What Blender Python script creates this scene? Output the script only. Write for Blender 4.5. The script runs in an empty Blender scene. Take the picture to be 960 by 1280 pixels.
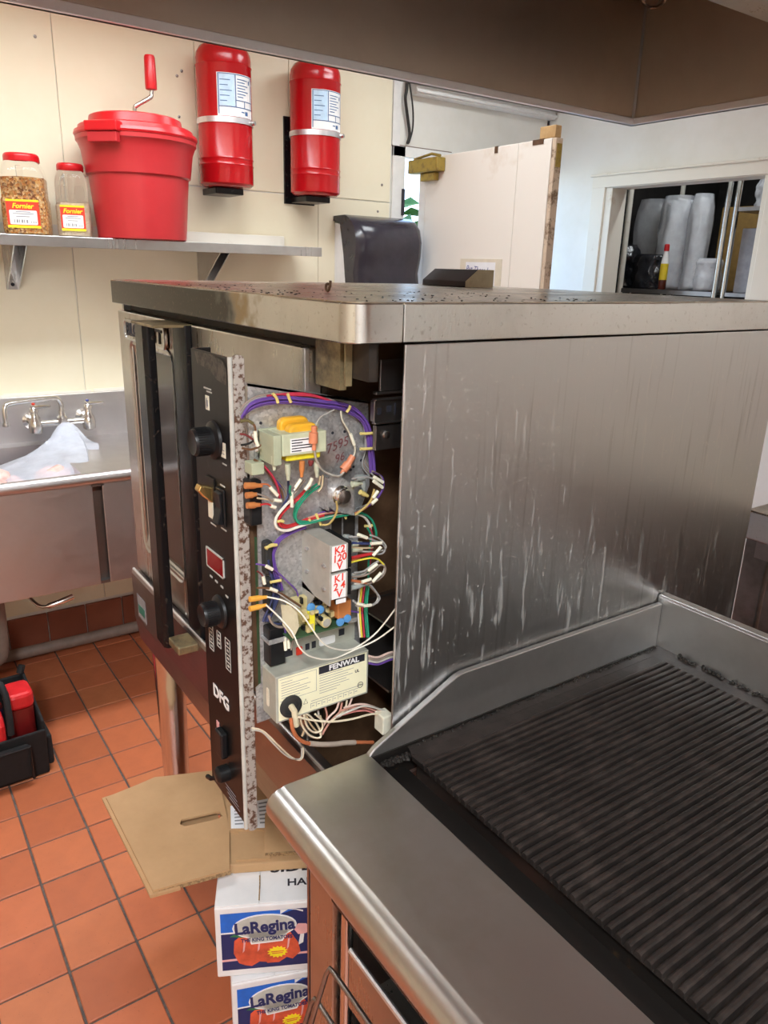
import bpy, math, random
from mathutils import Matrix, Vector, noise
random.seed(7)
S = bpy.context.scene
C = S.collection
R = math.radians

# ------------------------------------------------------------------ camera, world, lights, exposure
cam_d = bpy.data.cameras.new('camera')
cam = bpy.data.objects.new('camera', cam_d)
C.objects.link(cam)
S.camera = cam
cam_d.sensor_fit = 'VERTICAL'
cam_d.sensor_height = 36.0
cam_d.lens = 942.5 * 36.0 / 1280.0
cam_d.clip_start = 0.02
yaw, pitch, roll = R(35.0163), R(17.9045), R(-1.64405)
fwd = Vector((-math.cos(yaw) * math.cos(pitch), math.sin(yaw) * math.cos(pitch), -math.sin(pitch)))
rgt = fwd.cross(Vector((0, 0, 1))).normalized()
dwn = fwd.cross(rgt)
rg2 = math.cos(roll) * rgt + math.sin(roll) * dwn
dn2 = -math.sin(roll) * rgt + math.cos(roll) * dwn
m = Matrix.Identity(4)
for i in range(3):
    m[i][0], m[i][1], m[i][2] = rg2[i], -dn2[i], -fwd[i]
m[2][3] = 1.6
cam.matrix_world = m

S.view_settings.view_transform = 'Standard'
S.view_settings.look = 'None'
S.view_settings.gamma = 1.0
S.view_settings.use_curve_mapping = False
S.view_settings.exposure = 0.13

w = bpy.data.worlds.new('daylight')
S.world = w
w.use_nodes = True
nt = w.node_tree
sky = nt.nodes.new('ShaderNodeTexSky')
sky.sky_type = 'HOSEK_WILKIE'
sky.turbidity = 3.0
sky.sun_direction = Vector((-0.55, 0.25, 0.8)).normalized()
bg = nt.nodes['Background']
nt.links.new(sky.outputs[0], bg.inputs[0])
bg.inputs[1].default_value = 17.0

WARM = (.92, .97, 1)
def area(name, loc, sx, sy, power, col=(1, .94, .85), rot=(0, 0, 0), spread=180):
    d = bpy.data.lights.new(name, 'AREA')
    d.shape = 'RECTANGLE'
    d.size, d.size_y, d.energy, d.color = sx, sy, power, col
    d.spread = R(spread)
    o = bpy.data.objects.new(name, d)
    C.objects.link(o)
    o.location = loc
    o.rotation_euler = rot
    return o

sun_d = bpy.data.lights.new('sun', 'SUN')
sun_d.energy = 4.0
sun_d.angle = R(1)
sun_d.color = (1, .95, .86)
sun = bpy.data.objects.new('sun', sun_d)
C.objects.link(sun)
sun.rotation_euler = Vector((-0.25, -0.45, -0.8)).to_track_quat('-Z', 'Y').to_euler()
# fluorescent ceiling fixtures of the kitchen
area('ceiling_tube', (-2.2, 0.55, 2.70), .32, 1.9, 37, WARM, spread=155)
area('ceiling_tube', (0.9, -.6, 2.70), 1.25, .32, 105, WARM)
area('ceiling_tube', (-2.5, 2.2, 2.70), .32, .6, 8, WARM)
area('ceiling_tube', (1.0, 2.75, 2.70), 1.25, .3, 26, WARM)
area('pantry_fill', (-2.2, 3.62, 2.60), .6, .1, 5, WARM)  # added fill lamp for the pantry contents, standing in for kitchen light

# ------------------------------------------------------------------ materials
MATS = {}

class NB:
    def __init__(s, name):
        s.m = bpy.data.materials.new(name)
        s.m.use_nodes = True
        s.t = s.m.node_tree
        s.b = s.t.nodes['Principled BSDF']
        s.tc = None
    def n(s, typ, **kw):
        nd = s.t.nodes.new(typ)
        for k, v in kw.items():
            setattr(nd, k, v)
        return nd
    def l(s, a, b):
        s.t.links.new(a, b)
    def coord(s, scale=(1, 1, 1), rot=(0, 0, 0), src='Object'):
        tc = s.n('ShaderNodeTexCoord')
        mp = s.n('ShaderNodeMapping')
        mp.inputs['Scale'].default_value = scale
        mp.inputs['Rotation'].default_value = rot
        s.l(tc.outputs[src], mp.inputs[0])
        return mp.outputs[0]
    def noise(s, scale, vec=None, detail=4, rough=.6):
        nd = s.n('ShaderNodeTexNoise')
        nd.inputs['Scale'].default_value = scale
        nd.inputs['Detail'].default_value = detail
        nd.inputs['Roughness'].default_value = rough
        if vec is not None:
            s.l(vec, nd.inputs['Vector'])
        return nd.outputs[0]
    def ramp(s, fac, stops):
        r = s.n('ShaderNodeValToRGB')
        e = r.color_ramp.elements
        while len(e) < len(stops):
            e.new(.5)
        for i, (p, c) in enumerate(stops):
            e[i].position = p
            e[i].color = (c, c, c, 1) if not isinstance(c, (tuple, list)) else (*c, 1)
        s.l(fac, r.inputs[0])
        return r.outputs[0]
    def mix(s, fac, a, b):
        x = s.n('ShaderNodeMix')
        x.data_type = 'RGBA'
        for val, idx in ((fac, 0), (a, 6), (b, 7)):
            if isinstance(val, (int, float)):
                x.inputs[idx].default_value = val
            elif isinstance(val, (tuple, list)):
                x.inputs[idx].default_value = (*val, 1)
            else:
                s.l(val, x.inputs[idx])
        return x.outputs[2]
    def math(s, op, a, b):
        x = s.n('ShaderNodeMath')
        x.operation = op
        for val, idx in ((a, 0), (b, 1)):
            if isinstance(val, (int, float)):
                x.inputs[idx].default_value = val
            else:
                s.l(val, x.inputs[idx])
        return x.outputs[0]
    def bump(s, h, strength=.2, dist=.002):
        b = s.n('ShaderNodeBump')
        b.inputs['Strength'].default_value = strength
        b.inputs['Distance'].default_value = dist
        s.l(h, b.inputs['Height'])
        s.l(b.outputs[0], s.b.inputs['Normal'])
    def set(s, **kw):
        for k, v in kw.items():
            k = {'col': 'Base Color', 'rough': 'Roughness', 'metal': 'Metallic', 'trans': 'Transmission Weight', 'ior': 'IOR',
                 'spec': 'Specular IOR Level', 'coat': 'Coat Weight', 'alpha': 'Alpha', 'emit': 'Emission Color', 'es': 'Emission Strength',
                 'sss': 'Subsurface Weight', 'aniso': 'Anisotropic'}[k]
            i = s.b.inputs[k]
            if isinstance(v, (int, float)):
                i.default_value = v
            elif isinstance(v, (tuple, list)):
                i.default_value = (*v, 1)
            else:
                s.l(v, i)
        return s

def plain(name, col, rough=.5, metal=0, vary=.12, scale=25, **kw):
    """a single colour with a little mottling and grain"""
    if name in MATS:
        return MATS[name]
    b = NB(name)
    f = b.noise(scale, b.coord())
    c = b.mix(b.ramp(f, [(.35, 0), (.65, 1)]), tuple(v * (1 - vary) for v in col), tuple(min(1, v * (1 + vary)) for v in col))
    b.set(col=c, rough=rough, metal=metal, **kw)
    MATS[name] = b.m
    return b.m

def steel(name, col=(.585, .585, .59), rough=.3, axis=2, grime=.25, dark=(.18, .15, .12), gscale=5, bump=.05):
    """brushed stainless: grain along one axis, smudges, a little grime"""
    b = NB(name)
    sc = [160, 160, 160]
    sc[axis] = 3
    g = b.noise(1.0, b.coord(tuple(sc)), 3)
    sm = b.noise(gscale, b.coord(), 6, .65)
    gr = b.ramp(sm, [(.45, 0), (.8, 1)])
    c = b.mix(b.math('MULTIPLY', gr, grime), col, dark)
    b.set(col=c, metal=1.0)
    b.set(rough=b.math('ADD', b.math('MULTIPLY', g, .14), b.math('ADD', b.math('MULTIPLY', sm, .25), rough - .19)))
    b.bump(g, bump, .0006)
    MATS[name] = b.m
    return b.m

def streaked(name):
    """oven side: stainless with runs of dried splashes, denser low down, and grease specks"""
    b = NB(name)
    g = b.noise(1.0, b.coord((160, 160, 4)), 3)
    runs = b.noise(1.0, b.coord((125, 125, 12)), 2, .5)
    big = b.noise(3.2, b.coord(), 3)
    sep = b.n('ShaderNodeSeparateXYZ')
    tc = b.n('ShaderNodeTexCoord')
    b.l(tc.outputs['Object'], sep.inputs[0])
    mr = b.n('ShaderNodeMapRange')
    b.l(sep.outputs[2], mr.inputs[0])
    mr.inputs[1].default_value, mr.inputs[2].default_value = 1.45, .95
    mr.inputs[3].default_value, mr.inputs[4].default_value = -.035, .060
    v = b.math('ADD', b.math('ADD', runs, mr.outputs[0]), b.math('MULTIPLY', b.math('SUBTRACT', big, .5), .35))
    drip = b.ramp(v, [(.635, 0), (.69, 1)])
    dark = b.ramp(b.math('ADD', b.noise(1.0, b.coord((90, 90, 4)), 2), b.math('MULTIPLY', mr.outputs[0], .6)), [(.58, 0), (.72, 1)])
    sp = b.ramp(b.noise(130, b.coord(), 1), [(.70, 0), (.73, 1)])
    low = b.ramp(mr.outputs[0], [(0, 0), (.060, 1)])
    col = b.mix(b.math('MULTIPLY', low, .45), (.57, .57, .57), (.33, .325, .32))
    col = b.mix(b.math('MULTIPLY', dark, .3), col, (.20, .18, .16))
    both = b.math('MAXIMUM', b.math('MULTIPLY', drip, .42), b.math('MULTIPLY', sp, .5))
    col = b.mix(both, col, (.62, .60, .57))
    b.set(col=col, metal=b.math('SUBTRACT', 1.0, b.math('MULTIPLY', both, .8)))
    r = b.math('ADD', b.math('MULTIPLY', g, .12), .24)
    r = b.math('ADD', r, b.math('MULTIPLY', big, .12))
    b.set(rough=b.math('MAXIMUM', r, b.math('MULTIPLY', both, .6)))
    b.bump(b.math('ADD', g, b.math('MULTIPLY', both, 1.5)), .12, .0006)
    MATS[name] = b.m
    return b.m

def dark_reflect_rim(name):
    """oven rim: brushed steel, a dark reflection painted on its left front, a yellow heat tint at the border"""
    b = NB(name)
    g = b.noise(1.0, b.coord((3, 160, 160)), 3)
    sep = b.n('ShaderNodeSeparateXYZ')
    tc = b.n('ShaderNodeTexCoord')
    b.l(tc.outputs['Object'], sep.inputs[0])
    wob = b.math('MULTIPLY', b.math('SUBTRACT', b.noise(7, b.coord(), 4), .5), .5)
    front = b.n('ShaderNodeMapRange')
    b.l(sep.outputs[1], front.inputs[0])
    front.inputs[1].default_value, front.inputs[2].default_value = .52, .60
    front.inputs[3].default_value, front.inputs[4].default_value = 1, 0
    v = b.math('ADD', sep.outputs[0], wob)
    dark_refl = b.n('ShaderNodeMapRange'); b.l(v, dark_refl.inputs[0])
    dark_refl.inputs[1].default_value, dark_refl.inputs[2].default_value = -1.13, -1.00
    dark_refl.inputs[3].default_value, dark_refl.inputs[4].default_value = 1, 0
    tint = b.ramp(dark_refl.outputs[0], [(0, 0), (.35, 1), (.8, 0)])
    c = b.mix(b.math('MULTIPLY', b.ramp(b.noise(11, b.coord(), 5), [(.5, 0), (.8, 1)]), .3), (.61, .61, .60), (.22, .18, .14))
    c = b.mix(b.math('MULTIPLY', dark_refl.outputs[0], b.math('MULTIPLY', front.outputs[0], .93)), c, (.035, .032, .030))  # dark reflection mixed into the colour, left part of the front
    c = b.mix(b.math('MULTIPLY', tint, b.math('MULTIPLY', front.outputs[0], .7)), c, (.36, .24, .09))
    pit = b.ramp(b.noise(150, b.coord(), 2), [(.62, 0), (.7, 1)])
    b.set(col=b.mix(b.math('MULTIPLY', pit, .35), c, (.3, .25, .2)), metal=1.0)
    b.set(rough=b.math('ADD', b.math('MULTIPLY', g, .10), .13))
    b.bump(b.math('ADD', g, b.math('MULTIPLY', pit, .6)), .12, .0006)
    MATS[name] = b.m
    return b.m

def tile_mat(name, base, hue=.18, rough=.42):
    b = NB(name)
    oi = b.n('ShaderNodeObjectInfo')
    f = b.noise(14, b.coord(), 5)
    c = b.ramp(oi.outputs['Random'], [(0, tuple(v * (1 - hue) for v in base)), (.5, base), (1, (base[0] * 1.02, base[1] * (1 + hue), base[2] * (1 + hue)))])
    c = b.mix(b.ramp(f, [(.3, 0), (.75, .35)]), c, tuple(v * .55 for v in base))
    sp = b.ramp(b.noise(170, b.coord(), 2), [(.68, 0), (.74, .5)])
    c = b.mix(sp, c, (.08, .04, .03))
    b.set(col=c, rough=b.math('ADD', b.math('MULTIPLY', f, .3), rough - .15))
    b.bump(b.noise(60, b.coord(), 4), .15, .001)
    MATS[name] = b.m
    return b.m

def speckled(name, base, spot, scale, lo, hi, rough=.5, metal=0, bump=.2, metal_spot=0, spec=.5):
    b = NB(name)
    f = b.noise(scale, b.coord(), 5, .7)
    k = b.ramp(f, [(lo, 0), (hi, 1)])
    b.set(col=b.mix(k, base, spot), rough=rough, spec=spec)
    if metal:
        b.set(metal=b.math('SUBTRACT', metal, b.math('MULTIPLY', k, metal - metal_spot)))
    b.bump(f, bump, .001)
    MATS[name] = b.m
    return b.m

def galvanised(name):
    b = NB(name)
    v = b.n('ShaderNodeTexVoronoi')
    v.inputs['Scale'].default_value = 260
    b.l(b.coord(), v.inputs['Vector'])
    hs = b.n('ShaderNodeSeparateColor')
    b.l(v.outputs['Color'], hs.inputs[0])
    f = b.noise(18, b.coord(), 5)
    c = b.mix(hs.outputs[0], (.42, .42, .43), (.66, .66, .66))
    c = b.mix(b.ramp(f, [(.45, 0), (.8, .6)]), c, (.30, .27, .23))
    b.set(col=c, metal=.75, rough=b.math('ADD', b.math('MULTIPLY', hs.outputs[1], .2), .38))
    MATS[name] = b.m
    return b.m

def clear_plastic(name, col=(.97, .95, .93), rough=.08, ior=1.2, spec=.5):
    b = NB(name)
    b.set(col=col, rough=rough, trans=1.0, ior=ior, spec=spec)
    b.bump(b.noise(30, b.coord(), 2), .1, .001)
    MATS[name] = b.m
    return b.m

def film(name, col, opac, rough=.25, scale=12, bump=.5):
    """thin translucent plastic film: part see-through, part glossy surface, crinkled"""
    b = NB(name)
    f = b.noise(scale, b.coord(), 3)
    b.set(col=col, rough=rough, alpha=b.math('ADD', b.math('MULTIPLY', f, .3), opac - .15))
    b.bump(f, bump, .01)
    MATS[name] = b.m
    return b.m

def fruit_mix(name, cols, scale):
    b = NB(name)
    v = b.n('ShaderNodeTexVoronoi')
    v.inputs['Scale'].default_value = scale
    b.l(b.coord(), v.inputs['Vector'])
    hs = b.n('ShaderNodeSeparateColor')
    b.l(v.outputs['Color'], hs.inputs[0])
    c = b.ramp(hs.outputs[0], [(i / (len(cols) - 1), cc) for i, cc in enumerate(cols)])
    b.set(col=c, rough=.7)
    b.bump(v.outputs['Distance'], .6, .003)
    MATS[name] = b.m
    return b.m

M = MATS
steel('steel_plain'); steel('steel_x', (.60, .58, .57), .30, 0, .2)
steel('steel_sink', (.60, .58, .58), .38, 1, .2, (.25, .2, .18)); steel('steel_hood', (.56, .48, .41), .38, 2, .25, (.22, .15, .10), 2.2)
steel('steel_ledge', (.61, .60, .58), .34, 0, .5, (.34, .27, .15), 4); steel('steel_dark', (.34, .31, .30), .34, 2, .5, (.10, .08, .07)); steel('steel_splash', (.61, .605, .60), .42, 1, .3, (.18, .16, .15), 6)
steel('steel_top', (.42, .36, .29), .28, 1, .8, (.07, .05, .03), 9, .3); steel('steel_front', (.52, .49, .45), .3, 2, .4, (.2, .15, .1), 6); steel('chrome', (.75, .74, .72), .19, 2, .08)
steel('steel_fryer', (.30, .28, .27), .4, 2, .8, (.06, .05, .045), 8); steel('steel_lip', (.80, .80, .84), .40, 0, .1); steel('steel_base', (.36, .31, .30), .36, 0, .3)
streaked('steel_streaked')
dark_reflect_rim('steel_rim')
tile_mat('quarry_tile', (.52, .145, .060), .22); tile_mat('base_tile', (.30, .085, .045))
galvanised('galvanised')
speckled('grout', (.085, .068, .062), (.20, .15, .12), 45, .45, .8, .85)
speckled('wall_cream', (.89, .83, .645), (.83, .75, .54), 1.6, .4, .85, .45, bump=.03)
speckled('wall_white', (.84, .83, .78), (.74, .72, .64), 2.0, .45, .85, .5, bump=.03)
speckled('door_paint', (.86, .82, .76), (.60, .47, .34), 2.6, .56, .86, .5, bump=.05)
speckled('door_edge', (.62, .50, .38), (.20, .13, .08), 22, .5, .62, .7)
speckled('casing', (.82, .79, .70), (.55, .46, .34), 9, .62, .8, .5)
speckled('ceiling_paint', (.75, .73, .68), (.65, .62, .55), 4, .4, .8, .8)
speckled('rusty_paint', (.46, .42, .38), (.10, .045, .025), 95, .49, .57, .6, metal=.3, bump=.5)
speckled('face_black', (.007, .0065, .0065), (.04, .034, .031), 70, .60, .8, .38, bump=.12, spec=.3)
speckled('flaked', (.075, .062, .052), (.015, .013, .012), 90, .45, .6, .5, bump=.6)
speckled('black_enamel', (.007, .007, .008), (.10, .07, .05), 60, .60, .74, .26, bump=.35, spec=.3)
speckled('grease_black', (.012, .010, .009), (.12, .065, .03), 14, .60, .78, .30, bump=.6)
speckled('griddle_iron', (.026, .021, .019), (.060, .046, .040), 30, .45, .85, .28, metal=.25, bump=.7)
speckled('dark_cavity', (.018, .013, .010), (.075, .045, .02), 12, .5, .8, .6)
speckled('burnt_steel', (.36, .29, .16), (.06, .04, .02), 16, .45, .68, .4, metal=.7)
speckled('brown_plate', (.085, .042, .020), (.13, .07, .035), 25, .4, .7, .55)
speckled('cardboard', (.53, .325, .165), (.45, .27, .13), 9, .35, .75, .75, bump=.05)
speckled('cardboard_edge', (.42, .27, .13), (.20, .12, .06), 140, .45, .6, .85)
speckled('carton_white', (.80, .79, .80), (.70, .69, .70), 8, .4, .8, .55, bump=.05)
speckled('plastic_red', (.50, .026, .032), (.46, .024, .030), 10, .4, .7, .36, bump=.02)
speckled('lid_red', (.58, .010, .016), (.54, .01, .015), 10, .4, .7, .30, bump=.02)
speckled('tank_red', (.46, .005, .009), (.40, .004, .008), 6, .4, .8, .22, bump=.02)
speckled('wood', (.55, .36, .17), (.42, .25, .10), 14, .4, .7, .6)
speckled('leaf_green', (.04, .14, .02), (.10, .22, .05), 9, .35, .7, .6, bump=.8)
speckled('paving', (.5, .48, .44), (.4, .38, .35), 8, .4, .7, .8)
speckled('brass_dirty', (.42, .31, .08), (.12, .08, .03), 30, .5, .75, .38, metal=.8)
speckled('chamois', (.62, .55, .38), (.5, .43, .28), 30, .4, .7, .6)
plain('white_paint', (.82, .82, .80), .45, vary=.04); plain('white_plastic', (.78, .78, .80), .35, vary=.03); plain('paper', (.83, .84, .88), .7, vary=.03)
plain('tape', (.72, .66, .54), .35, vary=.05); plain('ink_black', (.02, .02, .03), .6); plain('ink_blue', (.08, .10, .32), .6); plain('ink_red', (.55, .03, .02), .6)
plain('print_grey', (.25, .25, .27), .6); plain('silver_print', (.50, .50, .46), .5); plain('print_white', (.85, .85, .85), .5, vary=.03)
plain('print_blue', (.015, .14, .62), .45); plain('print_navy', (.012, .022, .11), .45); plain('print_red', (.66, .10, .045), .45, vary=.25); plain('print_pink', (.80, .42, .42), .5)
plain('print_green', (.03, .16, .06), .5); plain('print_yellow', (.90, .72, .02), .5); plain('label_red', (.80, .045, .02), .45); plain('label_blue', (.52, .70, .88), .4); plain('line_blue', (.06, .14, .32), .5)
plain('smoke_plastic', (.030, .027, .038), .20, vary=.1); plain('black_plastic', (.009, .009, .010), .38, spec=.35); plain('black_rubber', (.02, .02, .02), .7); plain('canvas_black', (.006, .006, .007), .8, vary=.3, scale=90)
plain('tool_red', (.62, .02, .025), .32); plain('tool_dark_red', (.16, .008, .008), .35); plain('tool_blue', (.02, .05, .16), .35); plain('number_red', (.20, .07, .07), .6); plain('tool_steel', (.7, .7, .7), .25, 1.0)
plain('display_red', (.22, .004, .010), .12); plain('ivory_label', (.80, .76, .62), .5); plain('gold_lever', (.62, .42, .16), .2, .9)
plain('coil_amber', (.80, .42, .03), .35); plain('trafo_green', (.55, .58, .40), .5); plain('trafo_edge', (.40, .43, .30), .5); plain('relay_grey', (.40, .38, .34), .55); plain('module_grey', (.40, .40, .34), .5)
plain('module_label', (.86, .82, .58), .45, vary=.03); plain('cap_yellow', (.85, .75, .04), .4); plain('cap_blue', (.10, .30, .62), .3); plain('pcb_green', (.05, .11, .05), .5); plain('part_tan', (.60, .50, .24), .45)
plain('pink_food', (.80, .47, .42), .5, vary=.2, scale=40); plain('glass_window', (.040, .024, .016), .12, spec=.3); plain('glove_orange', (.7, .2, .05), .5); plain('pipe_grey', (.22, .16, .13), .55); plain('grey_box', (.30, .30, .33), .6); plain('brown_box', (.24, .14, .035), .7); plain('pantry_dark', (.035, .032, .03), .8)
plain('bottle_yellow', (.75, .55, .03), .3); plain('bottle_dark', (.10, .02, .01), .3); plain('cup_plastic', (.80, .82, .86), .3); plain('lamp_glass', (.8, .78, .7), .05, trans=1.0); plain('sticker_green', (.03, .16, .12), .5); plain('cable_black', (.02, .018, .016), .6)
clear_plastic('jar_clear'); film('bag_white', (.74, .78, .88), .48, .3, 16, .6); film('black_film', (.02, .02, .025), .95, .15, 14, .9); film('clear_film', (.88, .90, .95), .42, .2, 14, .8)
fruit_mix('pepper_flakes', [(.45, .12, .02), (.72, .40, .12), (.22, .07, .02), (.80, .58, .30), (.55, .2, .04)], 150)
fruit_mix('pale_spice', [(.62, .50, .36), (.68, .56, .42), (.56, .45, .30)], 120)
WIRE_COLS = dict(amber=(.80, .40, .06), black=(.02, .02, .02), brown=(.16, .075, .035), clearsleeve=(.52, .54, .40), cream=(.80, .70, .52), crimson=(.52, .035, .07), crimsonpink=(.62, .22, .2), darkred=(.20, .03, .03),
    green=(.02, .28, .16), grey=(.33, .32, .31), greyboot=(.30, .33, .32), greybrown=(.30, .24, .20), greywhite=(.56, .53, .47), ivory=(.85, .82, .66), navy=(.035, .045, .13), ochre=(.55, .40, .14), offwhite=(.62, .58, .46),
    olive=(.16, .13, .05), orangecap=(.68, .24, .12), orangeterm=(.55, .20, .06), pinkwhite=(.76, .55, .48), purple=(.14, .065, .32), red=(.50, .025, .03), rust=(.50, .15, .06), salmon=(.66, .32, .25), sleeve=(.40, .33, .27),
    tan=(.58, .45, .28), tieyellow=(.72, .58, .20), white=(.82, .78, .68), yellow=(.78, .66, .06))
for k, v in WIRE_COLS.items():
    plain('wire_' + k, v, .45, vary=.1)
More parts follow.
